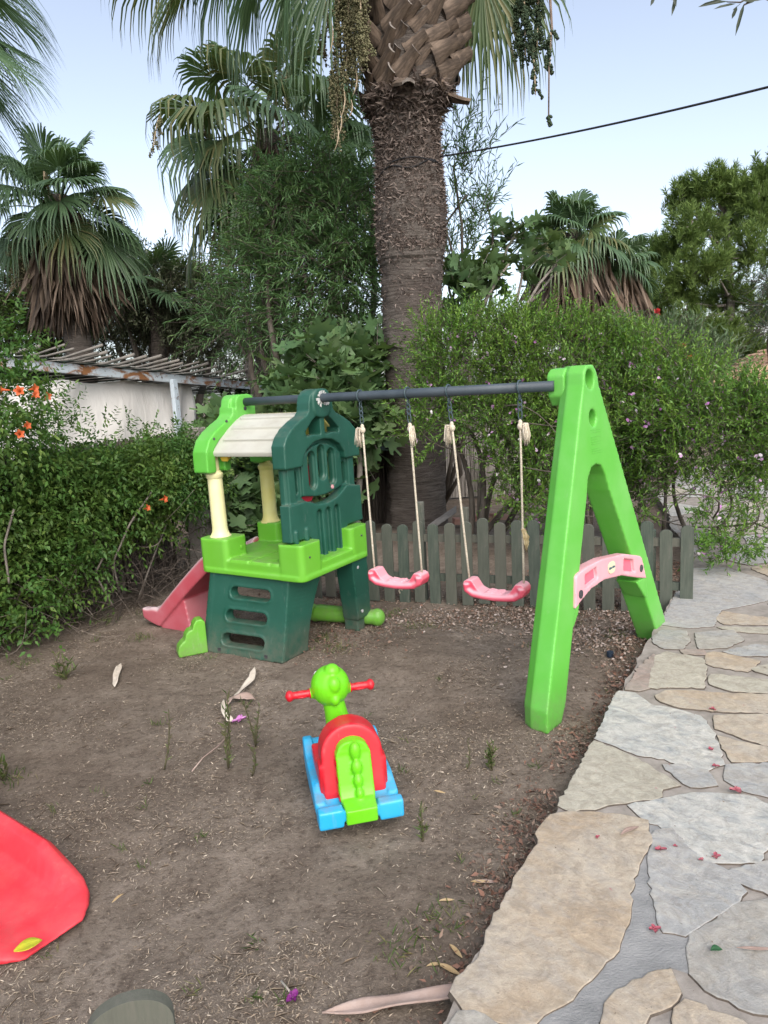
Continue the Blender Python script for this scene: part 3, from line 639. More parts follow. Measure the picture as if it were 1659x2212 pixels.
M_YEL = plastic('yellowed_plastic', (.68,.6,.19), (.75,.72,.42), .45, .12)
M_PINK = plastic('faded_pink_plastic', (.66,.06,.11), (.68,.2,.26), .42, .12, fadez=((.72,.42,.47), .8))
M_PALEPINK = plastic('pale_pink_plastic', (.66,.32,.36), (.7,.44,.48), .42, .1)
M_SLIDE = plastic('slide_pink_plastic', (.45,.075,.1), (.52,.2,.24), .5, .2, fadez=((.56,.44,.46), .95))
M_BAR = plain('grey_paint', [(.036,.05,.062), (.047,.063,.077), (.06,.078,.092)], 6, .5, .1, spec=.45)
M_DARKM = plain('dark_metal', [(.02,.02,.025), (.05,.05,.055), (.09,.08,.075)], 30, .5, .2, spec=.5)
M_BOLT = plain('grey_bolt', [(.3,.3,.3), (.4,.4,.4), (.5,.48,.46)], 30, .5, .1)
def rrect(u0, v0, u1, v1, r, n=5):
    r = min(r, abs(u1-u0)/2, abs(v1-v0)/2); out = []
    for cx, cy, a0 in ((u1-r, v0+r, -PI/2), (u1-r, v1-r, 0), (u0+r, v1-r, PI/2), (u0+r, v0+r, PI)):
        out += [(cx + r*math.cos(a0 + PI/2*i/n), cy + r*math.sin(a0 + PI/2*i/n)) for i in range(n+1)]
    return out
fz = lambda u, v, w: np.stack([u, v, w], -1)                   # outline in plan, extruded in z
fu = lambda v, z, w: np.stack([w, v, z], -1)                   # outline in (v,z), extruded along u
fv = lambda u, z, w: np.stack([u, w, z], -1)                   # outline in (u,z), extruded along v
W_, D_, ZB, ZF, ZT = .82, .70, .505, .60, .725
# deck
mb = MB()
mb.prism([rrect(.0, 0, W_, D_, .05)], ZB, ZB + .05, fz)
mb.prism([rrect(.02, .03, W_ - .02, D_ - .02, .04)], ZB + .03, ZF - .005, fz)
mb.prism([rrect(.0, .0, W_, D_, .05), rrect(.05, .10, W_ - .075, D_ - .06, .03)], ZB, ZF - .01, fz)
for a, b, c_, d_ in ((0, -.005, .235, .195), (W_ - .185, -.005, W_ + .005, .20), (0, D_ - .17, .20, D_), (W_ - .18, D_ - .19, W_ + .005, D_ + .005)):
    mb.prism([rrect(a, b, c_, d_, .035)], ZB, ZT, fz)
mb.prism([rrect(-.008, -.012, W_ + .012, D_ + .012, .06)], ZB + .005, ZB + .032, fz)
for u0, u1 in ((.245, .40), (.412, .565), (.577, .635)): mb.prism([rrect(u0, .005, u1, .10, .012)], ZB + .03, ZF + .004, fz)
for u0, u1 in ((.245, .40), (.412, .565), (.577, .72)):
    for v0, v1 in ((.115, .26), (.27, .41), (.42, .56)): mb.prism([rrect(u0, v0, u1, v1, .012)], ZF - .02, ZF + .003, fz)
deck = mb.mold('deck', M_LG, play, .0058, 5, PL)
def disc(name, mat, parent, c, d, r, h=.004, n=14):
    d = nrm(d); c = np.asarray(c, float); m_ = MB(); m_.tube(np.array([c - d*h, c + d*h*.6, c + d*h]), [r, r, r*.8], n); return m_.build(name, mat, parent, angle=40)
disc('bolt', M_DARKM, deck, (W_ + .005, .07, .645), (1, 0, 0), .007); disc('bolt', M_DARKM, deck, (W_ + .008, D_ - .08, .66), (1, 0, 0), .006)
disc('bolt', M_LG, deck, (.238, .13, .655), (1, 0, 0), .013)
# climbing panel
def climb(s, z, w):
    """s: 0..1 front edge, z 0..ZB; w pushes inwards"""
    k = z/ZB; A = np.stack([.005 + .055*k**.8, -.085 + .09*k], -1); B = np.stack([.645 + .045*k**.8, -.045 + .065*k], -1)
    p = A + (B - A)*s[:, None]; return np.column_stack([p[:, 0], p[:, 1] + w, z])
def densify(l, d=.03):
    l = np.asarray(l, float); out = []
    for a, b in zip(l, np.roll(l, -1, 0)):
        k = max(1, int(np.linalg.norm(b - a)/d)); out += [a + (b - a)*i/k for i in range(k)]
    return np.array(out)
slot = lambda s0, s1, z0, z1, r=.035: [(s, z) for s, z in rrect(s0*.64, z0, s1*.64, z1, r)]
def sc(l): l = densify(l, .025); l[:, 0] /= .64; return l
mb = MB(); holes = [sc(slot(.30, .80, .362, .432)), sc(slot(.265, .775, .216, .288)), sc(slot(.245, .765, .062, .138))]
mb.prism([sc([(0, 0), (.64, 0), (.64, ZB + .02), (0, ZB + .02)])] + holes, 0, .045, climb)
for z0, z1, s0, s1 in ((.362, .432, .30, .80), (.216, .288, .265, .775), (.062, .138, .245, .765)):    # raised step lips
    mb.prism([sc(slot(s0 - .02, s1 + .015, z0 - .012, z1 + .016, .042)), sc(slot(s0, s1, z0, z1))], -.004, .07, climb)
def side(sgn):
    def fn(s, z, w):
        k = z/ZB
        if sgn > 0: A = np.stack([.645 + .045*k**.8, -.045 + .065*k], -1); B = np.stack([.655 + .125*k**1.6, .20 + .035*k], -1)
        else: A = np.stack([.005 + .055*k**.8, -.085 + .09*k], -1); B = np.stack([-.015 + .07*k, .16 + .07*k], -1)
        p = A + (B - A)*s[:, None]; return np.column_stack([p[:, 0] - sgn*w, p[:, 1], z])
    return fn
for sg in (1, -1): mb.prism([sc([(0, 0), (.64, 0), (.64, ZB + .02), (0, ZB + .02)])], 0, .045, side(sg))
mb.tube(np.array([climb(np.array([1.]), np.array([z]), np.array([.025]))[0] - np.array([.022, 0, 0]) for z in np.linspace(0, ZB, 8)]), .026, 10)
mb.tube(np.array([climb(np.array([0.]), np.array([z]), np.array([.025]))[0] + np.array([.022, 0, 0]) for z in np.linspace(0, ZB, 8)]), .026, 10)
cp = mb.mold('climbing_panel', M_DG, play, .0055, 7, PL)
for s in (.225, .80):
    p = climb(np.array([s]), np.array([.028]), np.array([-.001]))[0]; MB().box((-.011, -.002, -.011), (.011, .004, .011)).build('socket', M_DARKM, cp, False, loc=p)
# gable wall (dark green) facing the swings, u = .70 .. .78
VC = .385
capo = [(0, 1.165), (.005, 1.30), (.035, 1.35), (.09, 1.395), (.17, 1.435), (.235, 1.46), (.262, 1.485), (.268, 1.53), (.285, 1.575), (.32, 1.603), (VC, 1.612)]
sym = lambda l: l + [(2*VC - v, z) for v, z in l[::-1] if v != VC]
cap = sym(capo); archi = [(.165, 1.165), (.175, 1.21), (.215, 1.262), (.29, 1.298), (VC, 1.31)]
win = lambda s: [(VC + s*a, b) for a, b in ((.022, 1.335), (.022, 1.44), (.05, 1.452), (.10, 1.425), (.17, 1.365), (.165, 1.335), (.10, 1.345))]
def gable(u0, u1, full, sgn):
    m_ = MB(); T = lambda w: np.clip(w, min(u0, u1), max(u0, u1))
    capout = densify([(v, z) for v, z in cap] + [(2*VC - .165, 1.165)] + archi[::-1][:1] + [] if False else cap + [(2*VC - v, z) for v, z in archi] + [(v, z) for v, z in archi[::-1][1:]], .04)
    m_.prism([capout, win(1), win(-1)] if full else [capout, win(1), win(-1)], u0, u1, fu)
    m_.prism([rrect(VC - .085, 1.44, VC + .085, 1.612, .06)], u0 - .004*0, u1 + .012*sgn, fu)
    return m_
U0, U1 = .66, .745
mb = gable(U0, U1 + .012, True, 1)
body = [(.035, .60), (.035, 1.20), (2*VC - .035, 1.20), (2*VC - .035, .60)]
slots = [rrect(v - .031, z0 - .012, v + .031, z1 + .006, .031) for v, z0, z1 in ((.285, 1.03, 1.228), (VC, 1.075, 1.258), (.485, 1.03, 1.228))]
sides = [rrect(.115, 1.0, .155, 1.14, .015), rrect(2*VC - .155, 1.0, 2*VC - .115, 1.14, .015)]
am = np.linspace(0, 1, 13); mouth = [(.18 + .42*a, .985 - .03*math.sin(PI*a) + .016*a) for a in am] + [(.18 + .42*a, .985 - .03*math.sin(PI*a) - .05*math.sin(PI*a)**.6 + .016*a - .004) for a in am[::-1]]
bigb = densify([(.035, .93), (.035, 1.30), (2*VC - .035, 1.30), (2*VC - .035, .93)], .05)
mb.prism([densify([(.035, .73), (.03, .98), (.035, 1.30), (2*VC - .035, 1.30), (2*VC - .03, .98), (2*VC - .035, .73)], .05)] + slots + [mouth] + sides, U0 + .015, U1 - .035, fu)      # through-cut back slab
inner = densify([(.175, 1.0), (.185, 1.215), (.225, 1.268), (.30, 1.29), (VC, 1.296), (.47, 1.29), (.545, 1.268), (.585, 1.215), (.595, 1.0)], .04)
slots2 = [rrect(v - .04, z0 - .022, v + .04, z1 + .016, .04) for v, z0, z1 in ((.285, 1.03, 1.228), (VC, 1.075, 1.258), (.485, 1.03, 1.228))]
facep = densify([(.178, .985), (.182, 1.20), (.24, 1.245), (.31, 1.272), (VC, 1.283), (.46, 1.272), (.53, 1.245), (.588, 1.20), (.592, .998), (.48, .972), (VC, .963), (.29, .967)], .04)
mb.prism([facep] + slots2, U1 - .04, U1 - .014, fu)
for s in (0, 1):
    q = [(.045, .95), (.045, 1.18), (.11, 1.18), (.11, .95)]; q = q if not s else [(2*VC - v, z) for v, z in q]; mb.prism([densify(q, .05)], U0, U1 - .012, fu)
lowo = densify([(.01, .955), (.005, .735), (.195, .735), (.2, .52), (.575, .52), (.58, .735), (2*VC - .005, .735), (2*VC - .01, .97), (.60, .99), (.56, .965), (.48, .93), (VC, .914), (.29, .92), (.22, .945), (.17, .958)], .04)
gro = [rrect(v - .028, .575, v + .028, .885, .028) for v in (.295, VC, .475)]
mb.prism([lowo] + gro, U0 + .02, U1 + .008, fu); mb.prism([densify([(.2, .53), (.2, .92), (.57, .92), (.57, .53)], .05)], U0 + .02, U1 - .022, fu)
for v in (.05, .15): mb.prism([[(v-.012, .72), (v-.012, .80), (v+.012, .80), (v+.012, .72)]], U0 + .03, U1 + .022, fu)
gw = mb.mold('gable_wall', M_DG, play, .0052, 5, PL)
disc('button', plain('pale_button', [(.5,.22,.24), (.55,.28,.3), (.6,.33,.34)], 9, .5), gw, (U1 - .012, .47, 1.0), (1, 0, 0), .013, .006)
mb = MB(); r_ = rng.random(26)                                                    # torn collar round the bar
for i in range(26):
    a = 2*PI*i/26; r0, r1 = .026, .034 + .024*r_[i]*(1.5 if math.sin(a) < 0 else .6); pa = lambda r, aa, d: (U1 + .02 + d, VC + r*math.cos(aa), 1.556 + r*math.sin(aa))
    mb.hexa([pa(r0, a, 0), pa(r0, a + .24, 0), pa(r1, a + .24, 0), pa(r1, a, 0), pa(r0, a, .004), pa(r0, a + .24, .004), pa(r1, a + .24, .012*r_[i]), pa(r1, a, .008)])
mb.build('torn_collar', plain('torn_white', [(.45,.45,.43), (.55,.55,.53), (.6,.6,.58)], 30, .9), gw, False)
# red toy telephone mounted on the inner side of the gable wall
mb = MB(); mb.prism([rrect(.24, .93, .36, 1.16, .03)], .60, .665, fu); mb.ball((.595, .30, 1.11), (.03, .05, .035)); mb.ball((.595, .30, .97), (.03, .05, .035)); mb.mold('telephone', plastic('red_plastic_in', (.6,.02,.05), None, .4, .1), play, .007, 4, PL)
# left arch (lime) u = .03 .. .135
A0, A1 = .035, .135
mb = MB(); co = sym([(-.005, 1.14), (.0, 1.27), (.035, 1.34), (.09, 1.385), (.17, 1.43), (.235, 1.46), (.262, 1.485), (.268, 1.53), (.29, 1.58), (.325, 1.60), (VC, 1.605)])
ai = [(.20, 1.14), (.205, 1.19), (.235, 1.235), (.30, 1.265), (VC, 1.272)]
co = [(v if v < VC else (2*VC - .77 + .77) - 0 if False else v, z) for v, z in co]
co = [(v, z) if v <= VC else (v - .09*(v - VC)/VC, z) for v, z in co]; ai2 = ai + [(2*VC - v - .09*(VC - v)/VC, z) for v, z in ai[::-1][1:]]
mb.prism([densify(co + ai2[::-1], .04)], A0, A1 - .03, fu)
band = densify([(v*.9 + .035, z*1. + .0) for v, z in co if z > 1.2][:0] + [(.03, 1.16), (.03, 1.265), (.06, 1.315), (.2, 1.405), (.30, 1.45), (.30, 1.37), (.2, 1.33), (.13, 1.27), (.13, 1.16)], .04)
mb.prism([densify(co[:8] + [(VC, 1.44), (.25, 1.405), (.12, 1.33), (.065, 1.27), (.06, 1.15)], .04)], A0 - .01, A1 + .012, fu)
mb.prism([densify([(.50, 1.15), (.50, 1.24), (VC, 1.3), (VC, 1.42), (.52, 1.40), (.63, 1.33), (.69, 1.26), (.69, 1.15)], .04)], A0, A1 + .006, fu)
mb.prism([rrect(VC - .09, 1.42, VC + .09, 1.607, .06)], A0 - .02, A1 + .015, fu)
mb.prism([rrect(.145, 1.135, .205, 1.28, .02)], A0, A1 + .012, fu); mb.prism([rrect(.0, 1.135, .075, 1.28, .02)], A0, A1 + .012, fu)
arch = mb.mold('arch', M_LIME, play, .0055, 6, PL)
for v, z in ((.075, 1.345), (.20, 1.445), (.095, 1.25), (.60, 1.27)): disc('socket', M_DARKM, arch, (A1 + .012, v, z), (1, 0, 0), .009, .003)
disc('socket', M_DARKM, arch, (A1 + .016, VC - .01, 1.515), (1, 0, 0), .013, .003)
# posts
for u, v, zt in ((.095, .10, 1.15), (.085, .60, 1.14)):
    m_ = MB(); prof = [(.0, .075), (.012, .062), (.035, .052), (.06, .049), (.36, .047), (zt - ZT - .05, .046), (zt - ZT - .045, .053), (zt - ZT - .02, .055), (zt - ZT - .012, .046), (zt - ZT, .040)]
    m_.tube(np.array([(u, v, ZT - .005 + a) for a, r in prof]), [r for a, r in prof], 20)
    m_.prism([rrect(u - .02, v - .022, u + .03, v + .022, .01)], zt - .02, 1.25, fz)
    o = m_.build('post', [M_YEL], play, angle=50, loc=PL); o.data.materials.clear(); o.data.materials.append(M_YEL if v > .3 else plastic('faded_yellow_plastic', (.74,.7,.36), (.78,.77,.55), .45, .1))
    if v < .3: o['label'] = 'paler faded post'
# roof sheets
def roofsheet(sg):
    m_ = MB(); V0 = lambda v: VC + sg*(v - VC); u0, u1 = .125, .70
    prof = [(.055, 1.262), (.075, 1.285), (.14, 1.345), (.20, 1.392), (.27, 1.437), (.33, 1.468), (.375, 1.478)]; pr = prof + [(v + .008, z - .03) for v, z in prof[::-1]]
    m_.prism([densify([(V0(v), z) for v, z in pr], .04)], u0, u1, fu)
    for k, (ua, ub) in ((.3, (.19, .64)), (.52, (.19, .64)), (.74, (.19, .64))):
        i = k*(len(prof) - 1); j = int(i); f_ = i - j; v = prof[j][0]*(1-f_) + prof[j+1][0]*f_; z = prof[j][1]*(1-f_) + prof[j+1][1]*f_
        d = nrm(np.array([prof[j+1][0]-prof[j][0], prof[j+1][1]-prof[j][1]])); n_ = np.array([-d[1], d[0]])
        for a, b in ((ua, ua + .2), (ua + .2, ub - .12), (ub - .12, ub)):
            q = [np.array([v, z]) + d*s_*.017 + n_*h for s_, h in ((-1.1, -.01), (1.1, -.01), (.75, .015), (-.75, .015))]; m_.prism([[(V0(x_[0]), x_[1]) for x_ in q]], a, b - .004, fu)
    return m_
rm = roofsheet(1); rm.mold('roof', M_CREAM, play, .005, 2, PL)
roofsheet(-1).mold('roof', M_YEL, play, .0065, 3, PL)
for u in (.17, .62): m_ = MB(); m_.hexa([(u, .10, 1.20), (u + .05, .10, 1.20), (u + .05, .15, 1.23), (u, .15, 1.23), (u - .02, .08, 1.265), (u + .07, .08, 1.265), (u + .07, .2, 1.33), (u - .02, .2, 1.33)]); m_.build('roof_bracket', plastic('amber_plastic', (.62,.4,.05), None, .45, .1), play, False, loc=PL, bevel=.006)
# back leg and floor rail
m_ = MB(); pts = [(.765, .63, .52), (.74, .66, .30), (.735, .70, .06)]
for i in range(3):
    z1, z0 = (.515, .385, .255)[i], (.392, .262, .085)[i]; f1, f0 = (1 - z1/.52), (1 - z0/.52); hw1, hw0 = .088 - .012*f1, .088 - .012*f0
    c = lambda f_, s, d: (.745 - .035*f_ + s, .60 + .085*f_ + d)
    V = [(*c(f_, su*hw_*.8, dv*hw_), z) for f_, hw_, z in ((f0, hw0, z0), (f1, hw1, z1)) for su, dv in ((-1, -1), (1, -1), (1, 1), (-1, 1))]; m_.hexa(V)
V = [(.745 - .035 + su*.055, .685 + dv, z) for z in (0, .12) for su, dv in ((-1, -.085), (1, -.085), (1, .0), (-1, .0))]; m_.hexa(V)
leg = m_.mold('back_leg', M_DG, play, .0065, 3, PL)
for z, f_ in ((.455, .12), (.14, .73)): disc('bolt', M_BOLT, leg, (.815 - .035*f_ - .003, .60 + .085*f_ - .03, z), (1, -.1, .05), .011)
m_ = MB(); m_.tube(np.array([(.10, .66, .06), (.34, .68, .065), (.36, .68, .05), (.37, .68, .065), (.72, .73, .065), (.80, .755, .06)]), [.058, .06, .055, .06, .056, .05], 14); m_.ball((.815, .765, .058), (.055, .055, .062)); m_.mold('floor_rail', M_LG, play, .007, 4, PL)
# cloud foot
m_ = MB(); co = [(0, 0), (0, .205), (.02, .225), (.055, .225), (.08, .20), (.09, .165), (.115, .165), (.14, .14), (.148, .105), (.17, .095), (.195, .07), (.205, .03), (.20, 0)]
dd = nrm(np.array([-.55, -.83])); nn_ = np.array([-dd[1], dd[0]])
m_.prism([densify([(a*.9, b) for a, b in co], .03)], -.045, .045, lambda a, z, w_: np.column_stack([.03 + a*dd[0] + w_*nn_[0], -.06 + a*dd[1] + w_*nn_[1], z])); m_.mold('cloud_foot', M_LG, play, .006, 8, PL)
# slide
m_ = MB(); ss = np.linspace(0, 1, 26); ctr = []
for s in ss:
    u = .02 - .80*s; z = .545 - .515*np.clip((s)/.80, 0, 1)**1.12 if s < .8 else .03 + .045*((s - .8)/.2)**1.5
    z = max(z, .0) + (.0 if s < .7 else 0); ctr.append((u, z))
va, vb_ = .14, .52
rows = []
for i, (u, z) in enumerate(ctr):
    s = ss[i]; wall = .085*np.clip((1.04 - s)/.18, .35, 1)*(.6 + .4*np.clip(s/.2, 0, 1)); z += .035
    rows.append([(u, va - .02, z - .05), (u, va - .025, z + wall*.75), (u, va - .005, z + wall), (u, va + .03, z + wall*.85), (u, va + .05, z + .02), (u, va + .09, z), (u, vb_ - .09, z), (u, vb_ - .05, z + .02), (u, vb_ - .03, z + wall*.85), (u, vb_ + .005, z + wall), (u, vb_ + .025, z + wall*.75), (u, vb_ + .02, z - .05)])
m_.grid(rows, 0, True); n_ = len(rows); m_.F += [tuple(range(12))[::-1], tuple((n_-1)*12 + j for j in range(12))]; m_.M += [0, 0]
m_.prism([densify([(-.62, 0), (-.65, .06), (-.36, .24), (-.32, 0)], .06)], .14, .52, fv)
m_.mold('slide', M_SLIDE, play, .007, 6, PL)
# crossbar
ZBAR = 1.556
MB().tube(np.array([(.13, VC, ZBAR), (.7, VC, ZBAR), (1.4, VC, ZBAR - .002), (2.20, VC, ZBAR - .004)]), .0265, 18).build('crossbar', M_BAR, play, loc=PL)
# A frame: base line a, outward normal n (leans slightly inwards)
ang = math.atan2(1.21, .206); aa = np.array([math.cos(ang), math.sin(ang), 0]); an = np.array([aa[1], -aa[0], 0]); AB = np.array([2.36, .45, 0]) + .03*an
def AF(s, z, w): s, z, w = np.broadcast_arrays(s, z, w); return AB + s[..., None]*aa + (w - .055*z/1.63*1.6)[..., None]*an + np.array([0, 0, 1.])*z[..., None]
hs = np.array
outA = [(-.665, 0), (-.525, .0), (-.485, .06), (-.125, 1.0), (-.10, 1.09), (-.06, 1.14), (0, 1.155), (.06, 1.14), (.10, 1.09), (.14, 1.0), (.68, .06), (.71, 0), (.86, 0), (.81, .12), (.085, 1.54), (.068, 1.605), (.03, 1.645), (-.04, 1.645), (-.078, 1.61), (-.09, 1.55), (-.655, .10)]
holesA = [[(-.015 + .046*math.cos(q), 1.575 + .048*math.sin(q)) for q in np.linspace(0, 2*PI, 17)[:-1]], [(-.008 + .040*math.cos(q), 1.385 + .042*math.sin(q)) for q in np.linspace(0, 2*PI, 17)[:-1]]]
m_ = MB(); m_.prism([densify(outA, .06)] + holesA, -.025, .065, AF)
def AFi(s, z, w): return AF(s + np.where(w < -.03, .034*((s < -.655 + (z-.1)*.39 + .03)*1. - (s > .86 - z*.503 - .03)*1.), 0), z, w)
m_.prism([densify(outA, .06)] + holesA, -.075, -.02, AFi)
sh = lambda f_: densify([(s*f_ + (1-f_)*(-.0), z) for s, z in outA], .06)
afr = m_.mold('a_frame', M_LIME, play, .0062, 8, PL)
m_ = MB(); m_.prism([densify([(-.085, 1.50), (-.085, 1.60), (-.05, 1.635), (.02, 1.64), (.075, 1.60), (.075, 1.50), (.03, 1.45), (-.05, 1.45)], .04)], -.135, -.04, AF); m_.mold('bar_socket', M_LIME, afr, .006, 8)
m_ = MB()                                                                        # cavity floor behind upper openings, with a dark screw
for s, z in ((-.015, 1.575), (-.008, 1.385)): m_.tube(AF(hs([s, s]), hs([z, z]), hs([-.07, -.05])), .06, 16)
m_.build('cavity', M_LIME, afr)
q = AF(hs([-.008]), hs([1.385]), hs([-.046]))[0]; disc('screw', M_DARKM, afr, q, an, .012)
for s_, z_ in ((.46, .43),):                                         # ledges that carry the brace
    m_ = MB(); m_.prism([densify([(s_ - .07, z_ + .02), (s_ + .07, z_ + .02), (s_ + (.09 if s_ > 0 else -.09), z_ - .10), (s_ + (.05 if s_ > 0 else -.05), z_ - .10)], .03)], -.05, .074, AF); m_.mold('brace_ledge', M_LIME, afr, .006, 4)
m_ = MB(); bo = [(-.345, .50), (-.28, .525), (-.17, .555), (-.02, .565), (.2, .535), (.38, .48), (.525, .44), (.48, .568), (.455, .586), (.25, .642), (-.02, .675), (-.2, .675), (-.30, .662), (-.32, .65)]
pk1 = [(-.235, .575), (-.085, .592), (-.095, .65), (-.225, .64)]; pk2 = [(.22, .555), (.375, .51), (.36, .585), (.235, .62)]
m_.prism([densify(bo, .04), densify(pk1, .03), densify(pk2, .03)], .03, .078, AF); m_.prism([densify(bo, .04)], .025, .056, AF)
m2_ = MB(); m2_.prism([densify([(-.345, .485), (-.262, .515), (-.285, .455), (-.365, .385)], .03)], -.03, .06, AF); m2_.mold('brace_ledge', M_LIME, afr, .006, 4)
br = m_.mold('brace', M_PALEPINK, play, .005, 5, PL)
for pk_ in (pk1, pk2):
    c = np.mean(pk_, 0); m_ = MB(); m_.prism([densify([tuple(c + (np.array(q) - c)*.88) for q in pk_], .03)], .045, .0605, AF); m_.build('recess', plastic('recess_pink', (.75,.14,.2), None, .45, .05), br, False)
for s, z in ((-.285, .56), (.455, .515)): disc('bolt', M_DARKM, br, AF(hs([s]), hs([z]), hs([.079]))[0], an, .021, .004, 18)
m_ = MB(); m_.prism([rrect(.03, .58, .115, .64, .028, 6)], .077, .0815, AF); stk = m_.build('sticker', plain('sticker_cream', [(.62,.56,.36), (.66,.6,.4), (.7,.64,.44)], 6, .5, .05), br, False)
fc = bpy.data.curves.new('lettering', 'FONT'); fc.body = 'little tikes'; fc.size = .0185; fc.align_x = 'CENTER'; fc.align_y = 'CENTER'; fc.extrude = .0006; fc.offset = .0004
tmp = bpy.data.objects.new('lettering', fc); COL.objects.link(tmp); dg = bpy.context.evaluated_depsgraph_get(); me = bpy.data.meshes.new_from_object(tmp.evaluated_get(dg)); bpy.data.objects.remove(tmp)
lt = link('lettering', me, plain('letter_blue', [(.05,.1,.14), (.06,.12,.16), (.08,.14,.18)], 9, .5, 0), stk)
p0 = AF(hs([.0725]), hs([.61]), hs([.0825]))[0]; upd = nrm(AF(hs([0.]), hs([1.]), hs([0.]))[0] - AF(hs([0.]), hs([0.]), hs([0.]))[0]); nn2 = nrm(np.cross(aa, upd))
nn2 = nn2 if nn2 @ an > 0 else -nn2
lt.matrix_local = Matrix(((aa[0], upd[0], nn2[0], p0[0]), (aa[1], upd[1], nn2[1], p0[1]), (aa[2], upd[2], nn2[2], p0[2]), (0, 0, 0, 1)))
# moulded instruction lines on the upper A frame
m_ = MB()
for i, z in enumerate(np.linspace(1.21, 1.325, 11)):
    if i in (3, 8): continue
    k = .055 if i not in (2, 6) else .035; m_.prism([[(-.045, z), (-.045 + 2*k, z), (-.045 + 2*k, z + .003), (-.045, z + .003)]], .060, .0665, AF)
m_.build('moulded_lines', M_LIME, afr, False)
# ------------------------------------------------------------------ the two swings
M_ROPE = plain('rope', [(.3,.25,.18), (.52,.46,.36), (.62,.57,.48)], 160, .9, .5, bscale=220, bdist=.002, detail=2); M_TAS = plain('rope_end', [(.45,.38,.27), (.6,.53,.42), (.68,.62,.52)], 90, .95)
M_CHAIN = plain('coated_chain', [(.03,.055,.065), (.045,.072,.085), (.06,.09,.1)], 30, .5, .1, spec=.5)
def swing(label, uL, uR, tL, tR, zseat, tassel, sw):
    uc = (uL + uR)/2; root = thing('swing', label, 'swing', L2W(uc, VC + sw, zseat), YAW); hw = (uR - uL)/2 + .010; m_ = MB()
    prof = [(-hw - .006, .085), (-hw - .012, .04), (-hw + .004, -.015), (-hw + .045, -.045), (-hw + .10, -.056), (0, -.06), (hw - .10, -.056), (hw - .045, -.045), (hw - .004, -.015), (hw + .012, .04), (hw + .006, .085)]
    up_ = [(hw - .014, .108), (hw - .044, .105), (hw - .06, .065), (hw - .078, .022), (hw - .11, -.004), (0, -.012), (-hw + .11, -.004), (-hw + .078, .022), (-hw + .06, .065), (-hw + .044, .105), (-hw + .014, .108)]
    hol = [[(sg*(hw - .026) + .016*math.cos(q), .05 + .03*math.sin(q)) for q in np.linspace(0, 2*PI, 13)[:-1]] for sg in (-1, 1)]
    sq_ = lambda l: [(x, z*.6) for x, z in l]; m_.prism([densify(sq_(prof + up_), .03)], -.046, .05, fv)
    for dv in (-.046, .05): m_.tube(np.array([(x, dv, z*.6 - .004) for x, z in [(-hw + .012, .075), (-hw + .014, .02), (-hw + .05, -.018), (-hw + .11, -.03), (0, -.034), (hw - .11, -.03), (hw - .05, -.018), (hw - .014, .02), (hw - .012, .075)]]), .018, 10)
    for k in (-.028, 0, .028): m_.tube(np.array([(-hw + .13, k, .003), (0, k, -.003), (hw - .13, k, .003)]), .008, 8)
    seat = m_.mold('seat', M_PINK, root, .005, 6)
    zr = ZBAR - zseat
    for sg, t_u, ts in ((-1, tL, tassel[0]), (1, tR, tassel[1])):
        b = np.array([sg*(hw - .012), 0, .058]); tp = np.array([t_u - uc, -sw, zr - .025]); d_ = nrm(tp - b)
        ct = np.array([t_u - uc, -sw, zr]); kn = tp - d_*.175
        MB().tube(curve(b - d_*.03, kn, (0, 0, 0), 6), .0062, 7).build('rope', M_ROPE, root)
        ch = MB(); q = tp.copy(); ch.tube(np.array([(t_u - uc + .034*math.sin(a), -sw + .0, zr + .034*math.cos(a)) for a in np.linspace(-PI*.95, PI*.95, 13)])*np.array([0, 0, 0]) + np.array([(t_u - uc, -sw + .033*math.sin(a), zr + .033*math.cos(a)) for a in np.linspace(-PI*.95, PI*.95, 13)]), .005, 6)
        k = 0
        for ln in (.036, .036, .036, .058):
            c0 = tp - d_*(k + ln/2) + np.array([0, 0, -.008]); k += ln*.72; ax = np.array([1, 0, 0.]) if ln in (.036,) and int(k*100) % 2 else np.array([0, 1., 0])
            if ln > .05: ax = np.array([1., 0, 0])
            ch.tube(np.array([c0 + d_*ln/2*math.cos(a) + ax*.0105*math.sin(a) for a in np.linspace(0, 2*PI, 15)]), .0034, 6)
        ch.build('chain', M_CHAIN, root)
        kb = MB(); kb.ball(kn, (.017, .017, .02)); kb.ball(kn + d_*.02, (.011, .011, .016)); kb.build('knot', M_TAS, root)
        if ts:
            tb = MB()
            for _ in range(26):
                o_ = np.array([ts*(.012 + .026*rng.random()), rng.normal()*.01, 0]); tb.tube(np.array([kn + np.array([0, 0, .01]), kn + o_*.9 + np.array([0, 0, .018 - .01*rng.random()]), kn + o_*1.15 + np.array([0, 0, -.035 - .03*rng.random()]), kn + o_*1.1 + np.array([rng.normal()*.005, 0, -.065 - .04*rng.random()])]), [.003, .0032, .003, .002], 4)
            tb.build('rope_tassel', M_TAS, root)
    return root
s1 = swing('pink plastic swing seat beside the dark green playhouse wall', 1.063, 1.395, 1.04, 1.36, .462, (-1, 1*.35), 0)
s2 = swing('pink plastic swing seat nearer the lime A frame', 1.693, 2.017, 1.615, 2.02, .455, (-1, 1), 0)
rt_ = s1.children[0]
m_ = MB(); k0 = np.array([.0, .02, -.055]); m_.ball(k0, (.012, .012, .012)); m_.tube(np.array([k0, k0 + (-.012, 0, -.02), k0 + (-.004, 0, -.035)]), .004, 5); m_.tube(np.array([k0, k0 + (.012, 0, -.015)]), .004, 5); m_.build('rope_tail', M_TAS, s1)
fr = MB(); kr = np.array([.165 + .0, 0, .36])
